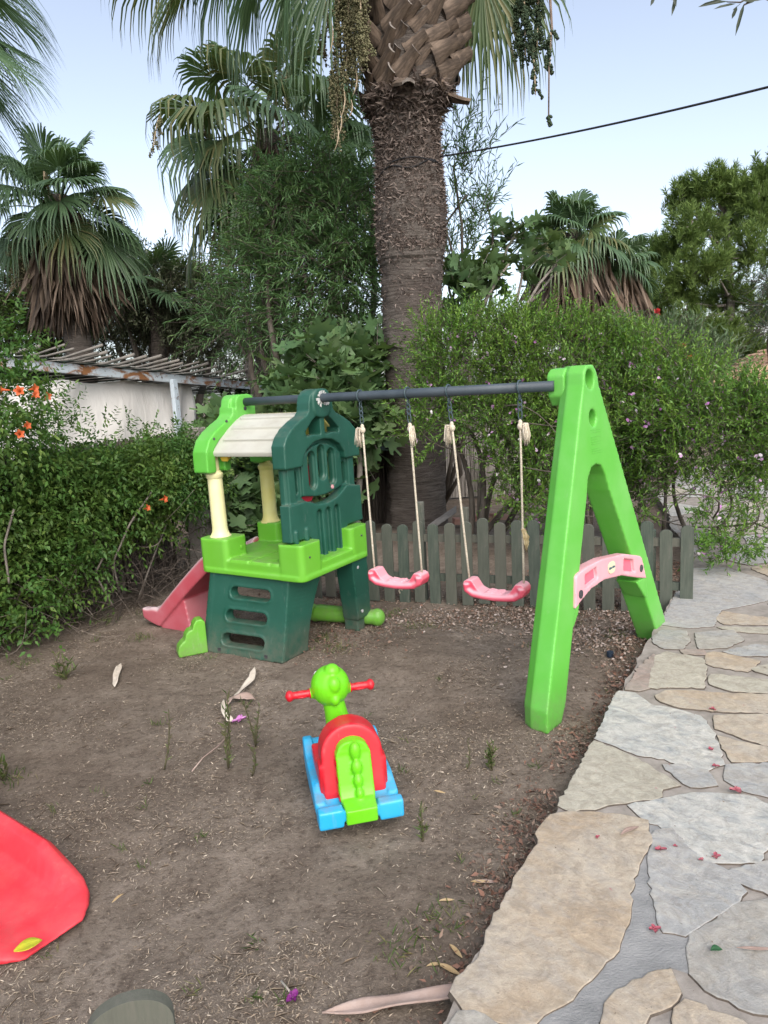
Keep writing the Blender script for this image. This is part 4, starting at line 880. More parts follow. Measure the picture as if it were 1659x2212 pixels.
for _ in range(26): fr.tube(np.array([kr + rng.normal(size=3)*.006, kr + (.012 + .012*rng.random(), rng.normal()*.012, -.035 - .05*rng.random()), kr + (.006 + .014*rng.random(), rng.normal()*.012, -.07 - .06*rng.random())]), [.002, .004, .001], 4)
fr.build('frayed_rope', plain('dry_fibre', [(.35,.25,.12), (.5,.4,.22), (.6,.5,.33)], 60, .9), s2)
# ------------------------------------------------------------------ rocking toy
M_TG = plastic('bright_green_plastic', (.14,.56,.01), (.17,.6,.025), .34, .15); M_TR = plastic('red_plastic', (.54,.008,.02), (.58,.04,.05), .36, .2); M_TB = plastic('sky_blue_plastic', (.02,.36,.66), (.05,.42,.7), .4, .35)
toy = thing('rocking_toy', 'small rocking toy with green crested head, red seat and blue rocker base', 'rocking toy', (-.205, 2.615, .012), R_(10))
toy.rotation_euler = (R_(-1.5), 0, R_(12))
fx = lambda y, z, w: np.stack([w, y, z], -1)
m_ = MB(); yy = np.linspace(-.285, .205, 21)
bot = [(y, .004 + .62*abs(y)**2.05) for y in yy]
top = [(y, np.interp(y, [-.285, -.272, -.2, -.15, -.11, -.03, .06, .13, .19, .205], [.09, .085, .07, .095, .125, .118, .108, .122, .158, .155])) for y in yy[::-1]]
m_.prism([bot + top], -.145, .145, fx)
# side walls hugging the seat, wings at front
sw_ = [(-.2, .04), (-.1, .03), (.05, .02), (.15, .04), (.21, .08), (.21, .165), (.17, .168), (.10, .125), (.03, .118), (-.08, .12), (-.14, .10), (-.2, .085)]
for sg in (-1, 1): m_.prism([densify(sw_, .03)], sg*.120, sg*.158, fx)
for x0_, x1_ in ((-.157, -.066), (.066, .157)): m_.prism([densify([(-.292, .03), (-.292, .098), (-.255, .102), (-.215, .078), (-.2, .02)], .03)], x0_, x1_, fx)
base = m_.mold('rocker_base', M_TB, toy, .0048, 9)
m_ = MB()                                                                       # embossed foot rest
for sg in (-1, 1):
    for i in range(7): m_.ball((sg*(.10 + .035*math.cos(i*PI/6)), .145 + .03*math.sin(i*PI/6), .134), (.005, .005, .005), 0, 8, 5)
m_.build('embossing', M_TB, base)
# seat
m_ = MB()
aq = np.linspace(0, PI, 17); outl = [(-.118, .06)] + [(-.118*math.cos(q), .232 + .108*math.sin(q)) for q in aq] + [(.118, .06)]
m_.prism([densify(outl, .03)], 0, 1, lambda x, z, w: np.stack([x, -.165 + .085*(z - .06)/.3*0 + w*.10 + .055*np.clip((z-.1)/.25, 0, 1) - .01, z], -1))
saddle = [(-.15, .06), (-.02, .08), (.09, .10), (.12, .165), (.095, .18), (.05, .168), (-.02, .16), (-.07, .185), (-.10, .21), (-.15, .20)]
m_.prism([densify(saddle, .03)], -.13, .13, fx)
seat = m_.mold('seat', M_TR, toy, .0048, 18)
# tail
m_ = MB()
tl_ = [(-.058, .05)] + [(-.066 + .0*q, z) for q, z in ((0, .1), (0, .2), (0, .25))] + [(-.06*math.cos(q), .255 + .042*math.sin(q)) for q in np.linspace(0, PI, 11)] + [(.066, .25), (.066, .2), (.066, .1), (.058, .05)]
ty = lambda z: -.222 + .058*np.clip((z - .08)/.22, 0, 1) - .04*np.clip((.13 - z)/.1, 0, 1)**1.4
m_.prism([densify(tl_, .02)], 0, .07, lambda x, z, w: np.stack([x, ty(z) + w - .012*(1 - (x/.066)**2), z], -1))
m_.hexa([(-.058, -.294, .036), (.058, -.294, .036), (.062, -.21, .03), (-.062, -.21, .03), (-.058, -.3, .092), (.058, -.3, .092), (.062, -.23, .10), (-.062, -.23, .10)])
for z, rz, rx in ((.262, .036, .021), (.205, .030, .021), (.158, .026, .018), (.116, .022, .015), (.078, .020, .014)): m_.ball((.006, ty(np.array(z)) - .014, z), (rx, .021, rz))
tail = m_.mold('tail', M_TG, toy, .0042, 6)
for z in (.215, .155, .095): disc('spot', M_TR, tail, (-.065, ty(np.array(z)) + .02, z), (-1, -.15, 0), .012, .004)
# neck + head
m_ = MB(); m_.tube(np.array([(0, .09, .10), (-.006, .09, .2), (-.02, .088, .30), (-.032, .09, .39)]), [.068, .058, .046, .042], 20); m_.mold('neck', M_TG, toy, .005, 5)
m_ = MB(); hc = np.array([-.034, .095, .415]); m_.ball(hc, (.079, .078, .083), 0, 24, 16); m_.ball(hc + (0, .07, -.01), (.062, .075, .055), 0, 20, 12)
for dz, dy, r in ((.068, -.022, (.033, .034, .03)), (.022, -.058, (.028, .029, .037)), (-.036, -.057, (.022, .027, .029))): m_.ball(hc + (.008, dy, dz), r)
for sg in (-1, 1): m_.tube(np.array([hc + (sg*.06, .01, -.025), hc + (sg*.088, .01, -.025)]), [.028, .018], 14)
head = m_.mold('head', M_TG, toy, .0042, 5)
for sg in (-1, 1):
    m_ = MB(); x = [.076, .086, .088, .096, .115, .14, .152, .158, .166, .176, .183]; r = [.020, .020, .0158, .0152, .0168, .0152, .0152, .0205, .0235, .019, .004]
    m_.tube(np.array([hc + (sg*a, .01, -.025) for a in x]), r, 16); o = m_.build('handle', M_TR, toy, angle=50)
    for k in range(4):
        g_ = MB(); a = k*PI/2 + .4; g_.tube(np.array([hc + (sg*xx, .01 + rr*math.cos(a), -.025 + rr*math.sin(a)) for xx, rr in ((.098, .0155), (.117, .0172), (.138, .0155))]), .0026, 6); g_.build('grip_rib', M_TR, o)
for sg in (-1, 1):
    ey = MB(); ey.ball(hc + (sg*.036, .13, .0), (.016, .012, .02)); ey.build('eye', plain('eye_white', [(.75,.75,.72), (.8,.8,.78), (.8,.8,.8)], 9, .4, 0), head)
m_ = MB(); m_.hexa([(-.058, .06, .285), (-.03, .05, .285), (-.02, .12, .285), (-.05, .13, .285), (-.052, .055, .335), (-.03, .05, .335), (-.02, .12, .335), (-.045, .13, .335)]); m_.mold('bow', M_TR, toy, .005, 5)
# ------------------------------------------------------------------ red slide at lower left
M_RS = plastic('coral_red_plastic', (.66,.03,.045), (.7,.09,.11), .5, .12)
E_ = np.array([-1.175, 1.985, 0]); sd_ = nrm(np.array([.80, -.60, 0])); sl2 = np.array([-sd_[1], sd_[0], 0])   # sl2 points to the far side
rs = thing('red_slide', 'coral red plastic slide with its curved end on the bare soil', 'slide', (E_[0], E_[1], 0)); rl = -rs.location
m_ = MB(); rows = []; hw = .172
for t_ in np.linspace(0, 1, 34):
    q = t_*1.55                                    # distance back from the tip
    z = .026 + (.6*max(0, q - .75)**1.3); wl = .095*np.clip((q - .09)/.24, 0, 1)**.9; w2 = hw*(1 - .55*np.clip((.17 - q)/.17, 0, 1)**2.2)
    lip = -.018*np.clip((.07 - q)/.07, 0, 1)
    c = E_ - sd_*(q - .12); pts = [(-w2 - .02, -.026), (-w2 - .015, wl*.8), (-w2 + .008, wl + .006), (-w2 + .035, wl*.9 + .004), (-w2 + .075, wl*.18 + .001), (-w2 + .11, 0), (0, -.002), (w2 - .11, 0), (w2 - .075, wl*.18 + .001), (w2 - .035, wl*.9 + .004), (w2 - .008, wl + .006), (w2 + .015, wl*.8), (w2 + .02, -.026)]
    rows.append([c + sl2*a + np.array([0, 0, max(.001, z + b + lip)]) for a, b in pts])
m_.grid(rows, 0, True); k = len(rows); m_.F += [tuple(range(13))[::-1], tuple((k-1)*13 + j for j in range(13))]; m_.M += [0, 0]
m_.mold('chute', M_RS, rs, .006, 5, rl)
M_YG = plastic('yellow_green_plastic', (.45,.58,.03), None, .45, .1)
for s in (-1, 1):
    m_ = MB(); a = E_ - sd_*1.4 + sl2*s*.23; m_.tube(np.array([a + (0, 0, .0), a + (0, 0, .75)]), .04, 12); m_.build('ladder_post', M_YG, rs, loc=rl)
m_ = MB(); a = E_ - sd_*.28 + sl2*.255
a = a - sd_*.75; m_.tube(np.array([a + np.array([0, 0, .02]), a - sd_*.4 + np.array([0, 0, .05]), a - sd_*.9 + np.array([0, 0, .06])]), .03, 10); m_.build('base_rail', M_YG, rs, loc=rl)
def flat_leaf(name, label, cat, c, d, ln, wd, mat, curl=.25, lift=.004, group=None, nU=9, nV=5, pw=.8, z0=None):
    U, V = np.meshgrid(np.linspace(0, 1, nU), np.linspace(-1, 1, nV), indexing='ij'); d = nrm(np.array([d[0], d[1], 0.])); s = np.array([-d[1], d[0], 0])
    wid = wd*np.sin(PI*np.clip(U, .02, .985))**pw; X_ = np.asarray(c, float) + d*(U[..., None] - .5)*ln + s*(V*wid)[..., None]/2
    X_[..., 2] += lift + curl*wd*(V**2)*np.sin(PI*U) + curl*ln*.1*np.sin(U*5 + c[0]*9)
    mb = MB(); mb.grid(X_); o = mb.build(name, mat); so_ = o.modifiers.new('s', 'SOLIDIFY'); so_.thickness = .0012; tag(o, label, cat, group); return o
M_YL = plain('yellow_leaf', [(.3,.36,.03), (.5,.45,.03), (.6,.5,.05)], 14, .6)
flat_leaf('leaf', 'yellow green leaf on the lip of the coral red slide', 'leaf', G(61, 2046, .05), (.8, .45), .075, .05, M_YL, .15)
M_STRIP = plain('dry_strip', [(.42,.36,.29), (.55,.48,.4), (.62,.56,.48)], 9, .85, stretch=(1,1,1)); M_STRIPB = plain('brown_strip', [(.24,.17,.14), (.34,.25,.21), (.42,.33,.29)], 6, .8)
g3 = lambda x, y, z=0.: np.append(G(x, y)[:2], z)
def strip(label, pts, wd, mat, name='palm_strip'):
    P_ = np.array([g3(x, y, z) for x, y, z in pts]); tt = np.linspace(0, len(P_) - 1, 22); C_ = np.stack([np.interp(tt, range(len(P_)), P_[:, i]) for i in range(3)], 1)
    tg = nrm(np.gradient(C_, axis=0)); s = nrm(np.cross(tg, (0, 0, 1.))); k = np.linspace(0, 1, 22); w_ = wd*np.minimum(1, np.minimum(k/.18, (1-k)/.22) + .12)
    tw = .5*np.sin(k*7); rows = [[C_[i] + (s[i]*math.cos(tw[i]) + np.array([0, 0, 1])*math.sin(tw[i]))*w_[i]*a + np.array([0, 0, .012 + .25*w_[i]*abs(a)]) for a in (-.5, -.25, 0, .25, .5)] for i in range(22)]
    mb = MB(); mb.grid(rows); o = mb.build(name, mat); q = o.modifiers.new('s', 'SOLIDIFY'); q.thickness = .0025; return tag(o, label, 'palm strip', 'dried palm strips on the soil')
strip('single curled pale palm strip alone on the soil left of the weeds', [(248, 1487, 0), (252, 1465, .01), (262, 1443, .02)], .035, M_STRIP)
strip('long pale palm strip in front of the climbing panel', [(503, 1513, 0), (525, 1495, .01), (545, 1475, .015), (551, 1455, .03)], .034, M_STRIP)
strip('brownish palm strip crossing behind the tall weeds', [(488, 1530, 0), (500, 1517, .012), (530, 1512, .01), (552, 1515, 0)], .042, M_STRIPB)
strip('white twisted palm strip at the foot of the tall weeds', [(484, 1520, .012), (485, 1545, .01), (495, 1560, .005), (505, 1563, 0)], .03, M_STRIP)
def frond_sheath(label, a, b, wd):
    a, b = g3(*a), g3(*b); d = b - a; ln = np.linalg.norm(d); d = d/ln; s = np.array([-d[1], d[0], 0]); U, V = np.meshgrid(np.linspace(0, 1, 22), np.linspace(-1, 1, 7), indexing='ij')
    w_ = wd*np.interp(U, [0, .12, .3, 1], [.08, .5, 1.0, .8]); X_ = a + d*ln*U[..., None] + s*(V*w_)[..., None]/2; X_[..., 2] += .008 + .012*U + .14*wd*np.abs(V)**1.5 + .004*np.sin(U*9)*V
    mb = MB(); mb.grid(X_); o = mb.build('palm_sheath', M_STRIPB); q = o.modifiers.new('s', 'SOLIDIFY'); q.thickness = .004; tag(o, label, 'palm sheath')
frond_sheath('long brown palm sheath lying against the path edge', (697, 2197, 0), (998, 2171, .02), .046)
# purple fallen flower with pale stalk
M_PUR = plain('purple_petal', [(.12,.01,.12), (.17,.02,.16), (.24,.06,.22)], 30, .7); M_LIL = plain('lilac_petal', [(.45,.14,.42), (.55,.22,.5), (.6,.3,.56)], 30, .7); M_MAG = plain('magenta_petal', [(.26,.04,.07), (.36,.09,.12), (.42,.2,.2)], 40, .7)
def fallen(name, label, c, mat, r, cat, group=None, n=5, stalk=None):
    mb = MB()
    for i in range(n):
        a = 2*PI*i/n + rng.normal()*.25; d = np.array([math.cos(a), math.sin(a), .06 + .3*rng.random()**2])*(.5 + .7*rng.random()); s = np.array([-d[1], d[0], .2*rng.normal()])
        rows = [[np.asarray(c) + d*r*u + s*r*.42*v*math.sin(PI*(.12 + .8*u)) + np.array([0, 0, .3*r*v*v]) for v in (-1, 0, 1)] for u in (0, .35, .7, 1)]; mb.grid(rows)
    o = mb.build(name, mat); tag(o, label, cat, group)
    if stalk is not None: s_ = MB(); s_.tube(np.array([c, *stalk]), [.004, .003, .0035], 5); s_.build('stalk', M_STRIP, o)
    return o
c = g3(634, 2165, .012); fallen('fallen_flower', 'crumpled dark purple flower with a pale stalk on the near soil', c, M_PUR, .022, 'flower', None, 6, (g3(624, 2145, .01), g3(608, 2124, .006)))
fallen('fallen_flower', 'lilac fallen flower beside the white palm strip', g3(517, 1560, .008), M_LIL, .034, 'flower')
cz = lambda x, y: np.append(crop7([(x, y)])[0], PZ + .006)
for (x, y, r), lab in zip(((1340, 626, .022), (755, 1276, .014), (1072, 1340, .026), (1048, 1745, .026), (1460, 1040, .03), (1352, 916, .022), (1355, 1375, .018), (1282, 1390, .014), (1330, 832, .016), (1150, 1322, .012)),
    ('pink blossom on the long tan flagstone', 'small magenta petal near the top of the big tan flagstone', 'magenta blossom on the blue grey cement beside the big tan flagstone', 'pale pink blossom lying on the blue grey cement low in the path', 'pink blossoms in the mortar right of the small blue triangle stone', 'reddish petals at the tip of the large pale flagstone', 'red petal at the lower edge of the wide pale flagstone', 'tiny red petal in the mortar under the wide pale flagstone', 'orange petal on the right side of the large pale flagstone', 'tiny pink petal beside the magenta blossom on cement')):
    fallen('fallen_blossom', lab, cz(x, y), M_MAG, r*.72, 'blossom', 'blossoms fallen on the stone path', 4)
flat_leaf('dry_leaf', 'brown curled leaf on the big tan flagstone', 'leaf', cz(920, 1247), (.9, .5), .085, .02, M_STRIPB, .3)
flat_leaf('green_leaf', 'small dark green leaf on the lower grey flagstone', 'leaf', cz(1358, 1855), (1, .1), .032, .02, plain('dark_leaf', [(.02,.07,.03), (.03,.1,.04), (.04,.12,.05)], 20, .5), .4)
flat_leaf('dry_leaf', 'long tan dry leaf across the lower grey flagstone', 'leaf', cz(1560, 1848), (1, -.1), .10, .012, M_STRIPB, .2)
M_TAN = plain('tan_leaf', [(.32,.22,.11), (.42,.31,.17), (.5,.38,.22)], 12, .8)
for (x, y, ln, dx, dy), lab in zip(((1050, 1910, .07, 1, -.2), (970, 2100, .075, .8, -.5), (1037, 1910, .06, 1, -.1), (255, 1945, .045, .6, .8), (985, 2060, .06, .5, -.8), (965, 1950, .05, 1, .1), (950, 1715, .05, 1, -.4), (940, 2090, .05, .7, .1)),
    ('reddish brown dry leaf on the soil by the path edge', 'slim tan leaf beside the corner of the big tan flagstone', 'russet leaf scrap on dark soil near the path', 'pale oval leaf just right of the coral red slide', 'upright slim tan leaf at the path edge', 'brown leaf on the soil left of the big tan flagstone', 'straw leaf right of the rocking toy', 'short tan leaf above the brown palm sheath')):
    flat_leaf('dry_leaf', lab, 'leaf', g3(x, y, .004), (dx, dy), ln, ln*.24, M_TAN if ln != .07 else M_STRIPB, .35, group='dry leaves on the soil')
fr_ = MB(); fr_.tube(np.array([g3(1318, 1418, 0), g3(1318, 1418, .012), g3(1318, 1418, .03)]), [.02, .02, .019], 18); fr_.build('cap', plain('navy_cap', [(.012,.02,.035), (.018,.03,.05), (.03,.04,.06)], 40, .5), None, angle=40)
tag(bpy.data.objects['cap'], 'small navy bottle cap on the soil under the A frame', 'bottle cap'); bpy.data.objects['cap'].name = 'bottle_cap'
# twig on soil
tb = MB(); tb.tube(np.array([g3(415, 1672, .012), g3(440, 1650, .03), g3(470, 1622, .02), g3(505, 1590, .03)]), .003, 5); tag(tb.build('twig', M_STRIPB), 'thin brown twig slanting across the soil by the weeds', 'twig')
# pine cone sized stone & dark wood scrap at the path edge
# ------------------------------------------------------------------ weeds
M_WEED = leafmat('weed_leaf', [(.05,.09,.02), (.08,.13,.03), (.12,.15,.05), (.1,.09,.04)], .2); M_WST = plain('weed_stem', [(.055,.055,.028), (.08,.075,.04), (.12,.1,.06)], 30, .8)
def weed(label, base, tops, nl, ll):
    b = g3(*base); r = thing('weed', label, 'weed', b, 0, 'weeds growing in the yard'); P_, D_, U_ = [], [], []; sm = MB()
    for tx, ty_, Yo in tops:
        tp = P(tx, ty_, b[1] + Yo) - b; c = curve((0, 0, -.01), tp, rng.normal(size=3)*.012, 8); sm.tube(c, np.linspace(.0045, .002, 8), 5)
        for t_ in np.linspace(.12, 1, nl):
            P_.append(c[0] + (c[-1] - c[0])*t_ + (np.array([np.interp(t_*7, range(8), c[:, i]) for i in range(3)]) - (c[0] + (c[-1]-c[0])*t_))); D_.append(nrm(np.array([rng.normal(), rng.normal(), .9 + rng.random()]))); U_.append(rdir(1)[0])
    sm.build('stem', M_WST, r); leaf_obj('leaves', [leaves(np.array(P_), np.array(D_), np.array(U_), ll*(.6 + .8*rng.random(len(P_))), ll*.22, T_LEAF)], M_WEED, r)
weed('tallest weed, two dark stems beside the white palm strip', (493, 1655), [(487, 1530, 0), (497, 1540, .02), (490, 1500, .01)], 22, .035)
weed('forked bare weed behind the tall weed', (552, 1608), [(522, 1512, 0), (560, 1525, .0), (556, 1560, .02)], 20, .026)
weed('small weed with few leaves in front of the forked weed', (544, 1671), [(539, 1612, 0), (548, 1618, 0)], 12, .026)
weed('single straight weed stem left of the tall weeds', (354, 1658), [(364, 1534, 0)], 20, .024)
weed('feathery green weed tuft in front of the A frame foot', (1062, 1660), [(1055, 1610, 0), (1066, 1608, 0), (1072, 1620, 0), (1050, 1625, 0), (1062, 1615, .03)], 16, .03)
weed('short dark weed right of the rocking toy', (912, 1812), [(905, 1780, 0), (922, 1795, 0), (910, 1745, 0)], 10, .03)
weed('leafy low weed by the hedge foot', (140, 1468), [(118, 1410, 0), (150, 1430, .05), (128, 1440, 0), (165, 1445, 0), (135, 1425, -.05)], 12, .05)
weed('thin lone stem between the toy and the A frame', (1005, 1655), [(1010, 1600, 0)], 8, .02)
weed('green sprout at the left picture edge', (5, 1680), [(0, 1650, 0), (15, 1652, 0), (8, 1645, .03)], 8, .05)
# ------------------------------------------------------------------ dry litter, petals and grass (uncountable)
def ground_pts(n, ylo, yhi, dens=None):
    out = []
    while sum(map(len, out)) < n:
        y = ylo + (yhi - ylo)*rng.random(n*3)**1.35; x = (rng.random(n*3) - .5)*2*(.62*y + .35); k = (x < edge_x(y) - .005)
        x, y = x[k], y[k]; dn = vnoise(x, y, .42, 11)*.65 + vnoise(x, y, .13, 12)*.35
        k = rng.random(len(x)) < np.clip((dn - .28)*2.2, .06, 1)*(1 if dens is None else dens(x, y)); out.append(np.column_stack([x[k], y[k]]))
    return np.concatenate(out)[:n]
M_LIT = leafmat('straw_litter', [(.16,.125,.09), (.3,.235,.17), (.44,.37,.28), (.24,.185,.14), (.52,.45,.36), (.2,.15,.115)], 0, .9, .15)
p = ground_pts(56000, 1.2, 5.6); n = len(p); d = rdir(n)*np.array([1, 1, .28]); ln = (.004 + .013*rng.random(n)**2.5)*(1 + .25*p[:, 1]/3)
pos = np.column_stack([p, ground_z(p[:, 0], p[:, 1]) + .003 + .004*rng.random(n)])
lA = leaves(pos, d, np.array([0, 0, 1.]) + rng.normal(size=(n, 3))*.4, ln, ln*(.12 + .16*rng.random(n)), T_LEAF)
p = ground_pts(2400, 1.2, 5.4); n = len(p); pos = np.column_stack([p, ground_z(p[:, 0], p[:, 1]) + .006]); d = rdir(n)*np.array([1, 1, .18]); ln = .018 + .05*rng.random(n)**2
lB = leaves(pos, d, np.array([0, 0, 1.]) + rng.normal(size=(n, 3))*.3, ln, .0022, T_LEAF)
o = leaf_obj('dry_litter', [lA, lB], M_LIT); tag(o, 'fine straw coloured dry litter scattered over the soil', 'litter', kind='stuff')
M_DK = leafmat('brown_litter', [(0.091,0.058,0.046), (0.169,0.098,0.072), (0.260,0.143,0.104), (0.130,0.098,0.078), (0.312,0.221,0.169)], 0, .9, .15)
near_edge = lambda x, y: np.clip(1.1 - np.abs(edge_x(y) - x)/.3, .0, 1) + .75*np.clip((y + .37*x - 4.75)/.5, 0, 1) + .5*np.exp(-((x+.25)**2 + (y-4.45)**2)/.12)
p = ground_pts(11000, 1.2, 5.6, near_edge); n = len(p); pos = np.column_stack([p, ground_z(p[:, 0], p[:, 1]) + .004 + .012*rng.random(n)]); ln = .01 + .024*rng.random(n)**2
o = leaf_obj('brown_litter', [leaves(pos, rdir(n)*np.array([1, 1, .5]), np.array([0, 0, 1.]) + rng.normal(size=(n, 3))*.5, ln, ln*(.25 + .3*rng.random(n)), T_LEAF)], M_DK); tag(o, 'reddish brown leaf crumbs along the path and fence', 'litter', kind='stuff')
M_PET = leafmat('dry_petal', [(.26,.18,.14), (.42,.34,.29), (.2,.14,.1), (.5,.43,.39), (.3,.2,.15), (.15,.1,.07)], .1, .8, .15)
fence_d = lambda x, y: np.exp(-((y + .38*x - 5.02)/.32)**2)*np.clip((x + .35)/.3, 0, 1) + .55*np.exp(-((x - 1.35)**2 + (y - 4.25)**2)/.35) + .03*np.exp(-((x+1.0)**2+(y-2)**2)/.1)
p = ground_pts(4600, 3.2, 5.6, fence_d); n = len(p); pos = np.column_stack([p, ground_z(p[:, 0], p[:, 1]) + .008 + .014*rng.random(n)]); ln = .009 + .017*rng.random(n)
o = leaf_obj('fallen_petals', [leaves(pos, rdir(n)*np.array([1, 1, .45]), np.array([0, 0, 1.]) + rng.normal(size=(n, 3))*.45, ln, ln*.62, T_OVAL)], M_PET); tag(o, 'pale dry petals strewn along the picket fence', 'petals', kind='stuff')
# crumbs and petals on the paving
n = 700; q = np.column_stack([rng.uniform(0, 3.2, n), rng.uniform(1.2, 6.5, n)]); q = q[q[:, 0] > edge_x(q[:, 1]) + .02]; n = len(q); ln = .004 + .014*rng.random(n)**3
o = leaf_obj('path_crumbs', [leaves(np.column_stack([q, np.full(n, PZ + .006)]), rdir(n)*np.array([1, 1, .1]), np.array([0, 0, 1.]) + rng.normal(size=(n, 3))*.2, ln, ln*.4, T_LEAF)], leafmat('crumbs', [(.1,.06,.045), (.16,.1,.07), (.3,.24,.18), (.42,.2,.22)], 0, .9)); tag(o, 'small leaf crumbs scattered over the flagstones', 'litter', kind='stuff')
# grass tufts
M_GR = leafmat('grass_blade', [(.05,.1,.02), (.09,.15,.035), (.14,.17,.06), (.26,.22,.11)], .2)
tuft = ground_pts(90, 1.25, 5.2); extra = [g3(x, y)[:2] for x, y in ((960, 1990), (870, 2060), (180, 1330), (230, 1340), (320, 1320), (830, 1330), (860, 1320), (900, 1350), (760, 1290), (1330, 1370), (1230, 1330), (1185, 1450), (10, 1680), (310, 1380), (60, 1430), (730, 1400), (700, 1380))]
PP, DD = [], []
for i, c in enumerate(list(tuft) + extra*3):
    k = rng.integers(4, 14) if i < 90 else 24; pp = np.asarray(c) + rng.normal(size=(k, 2))*(.012 if i < 90 else .05); PP.append(np.column_stack([pp, ground_z(pp[:, 0], pp[:, 1])])); DD.append(nrm(np.column_stack([rng.normal(size=(k, 2))*.7, np.full(k, .8)])))
PP, DD = np.concatenate(PP), np.concatenate(DD); ok = PP[:, 0] < edge_x(PP[:, 1]) - .01; PP, DD = PP[ok], DD[ok]; n = len(PP)
o = leaf_obj('grass', [leaves(PP, DD, rdir(n), .015 + .035*rng.random(n), .0022, T_LEAF)], M_GR); tag(o, 'sparse short grass tufts in the bare soil', 'grass', kind='stuff')
# ------------------------------------------------------------------ fan palms
M_FR = leafmat('palm_leaf', [(0.052,0.098,0.046), (0.075,0.138,0.063), (0.115,0.190,0.092), (0.063,0.115,0.052)], .22, .42, .5)
M_FRY = leafmat('palm_leaf_yellow', [(.06,.10,.035), (.085,.13,.05), (.18,.17,.07), (.07,.11,.04)], .2, .45, .45)
M_DEAD = leafmat('dead_frond', [(.12,.085,.064), (.19,.14,.105), (.27,.21,.165), (.08,.06,.048)], .05, .9, .1)
M_ORA = leafmat('orange_frond', [(.4,.14,.04), (.5,.2,.07)], .1, .8)
M_PET_ = plain('petiole', [(.09,.13,.04), (.14,.18,.06), (.18,.21,.09)], 9, .5)
M_FRUIT = leafmat('palm_fruit', [(.1,.1,.05), (.15,.145,.075), (.21,.19,.11), (.12,.125,.06)], 0, .8); M_FRG = leafmat('green_fruit', [(.02,.04,.02), (.035,.06,.03), (.06,.08,.04)], 0, .8)
M_STALK = plain('pale_stalk', [(.3,.22,.14), (.45,.36,.25), (.55,.46,.35)], 8, .8)
def fan(b, c, d, R, ns=34, spread=2.25, droop=.25, tip=.6, split=.5, roll=0., wcup=.12):
    """blade hub c, axis d; petiole from b. returns V,F"""
    b, c, d = np.asarray(b, float), np.asarray(c, float), nrm(d); up = np.array([0, 0, 1.])
    s = np.cross(d, up); s = nrm(s if np.linalg.norm(s) > .15 else np.array([1., .2, 0])); nn = np.cross(s, d)
    s, nn = s*math.cos(roll) + nn*math.sin(roll), nn*math.cos(roll) - s*math.sin(roll)
    ph = np.linspace(-spread, spread, ns) + rng.normal(size=ns)*.02; dphi = 2*spread/ns
    rr = np.array([.06, .25, split, .72, .88, 1.0]); Rk = R*(1 - .22*(np.abs(ph)/spread)**2)*(.93 + .12*rng.random(ns))
    V = []; 
    wr = np.array([rr[0], rr[1], rr[2], rr[2]*.62, rr[2]*.3, .012])*math.tan(dphi/2)*1.04
    dirk = np.cos(ph)[:, None]*d + np.sin(ph)[:, None]*s; per = -np.sin(ph)[:, None]*d + np.cos(ph)[:, None]*s
    r = rr[None, :, None]*Rk[:, None, None]; ctr = c + dirk[:, None]*r
    ctr = ctr + nn*(wcup*R*(np.abs(np.sin(ph))[:, None, None])*rr[None, :, None])
    ctr[..., 2] -= droop*Rk[:, None]*rr[None]**2.2
    t_ = np.clip((rr - split)/(1 - split), 0, 1)
    tk = tip*(.7 + .6*rng.random(ns)); ctr[..., 2] -= (tk[:, None]*Rk[:, None]*.5)*t_[None]**1.8
    pull = 1 - .45*tip*t_**2; ctr[..., :2] = c[:2] + (ctr[..., :2] - c[:2])*pull[None, :, None] + rng.normal(size=(ns, 1, 2))*.03*R*t_[None, :, None]
    w = wr[None, :, None]*Rk[:, None, None]; ridge = nn*.38
    A = ctr - per[:, None]*w - ridge*w; B = ctr + ridge*w*.9; C = ctr + per[:, None]*w - ridge*w
    V = np.stack([A, B, C], 2).reshape(-1, 3); k = len(rr); F = []
    i = np.arange(ns)[:, None]*k*3; j = np.arange(k-1)[None]*3; o = (i + j).ravel()
    F = np.concatenate([np.stack([o, o+1, o+4, o+3], 1), np.stack([o+1, o+2, o+5, o+4], 1)])
    return V, F
def petiole(b, c, d, r):
    L = np.linalg.norm(np.asarray(c) - b); mid = (np.asarray(c) - nrm(d)*L*.45); t = np.linspace(0, 1, 7)[:, None]; q = (1-t)**2*b + 2*t*(1-t)*mid + t*t*np.asarray(c)
    mb = MB(); mb.tube(q, np.linspace(r, r*.55, 7), 5, cap=False, flat=.6); V = np.concatenate(mb.V); return V, np.array(mb.F)
def frond(parent, b, c, d, R, mat=None, pr=.02, **kw):
    V1, F1 = fan(b, c, d, R, **kw); V2, F2 = petiole(np.asarray(b, float), c, d, pr)
    o = leaf_obj('frond', [(V1, F1), (V2, F2)], [mat or M_FR], parent); o.location = -parent.location; return o
def crown(root, c, n, pl, R, el_lo, el_hi, mat=None, ns=30, tip=.6, az0=0, pr=.02, dr=.25, mix=None):
    ga = PI*(3 - math.sqrt(5))
    for i in range(n):
        t_ = (i + .5)/n; el = R_(el_hi + (el_lo - el_hi)*t_**.85) + rng.normal()*.08; az = az0 + i*ga + rng.normal()*.15; Lp = pl*(.8 + .35*rng.random())
        o0 = np.array([math.cos(az)*math.cos(el), math.sin(az)*math.cos(el), math.sin(el)]); b = np.asarray(c) + np.array([o0[0]*.1, o0[1]*.1, -.35*t_]); hub = b + o0*Lp; hub[2] -= .12*Lp*(1 - t_)
        dd = nrm(o0 + np.array([0, 0, -.25 - .35*t_])); m_ = mat or (M_FRY if (mix and rng.random() < mix*t_*1.5) else M_FR)
        frond(root, b, hub, dd, R*(.85 + .3*rng.random()), m_, pr, ns=ns, tip=tip*(.7 + .6*rng.random()), droop=dr, roll=rng.normal()*.35)
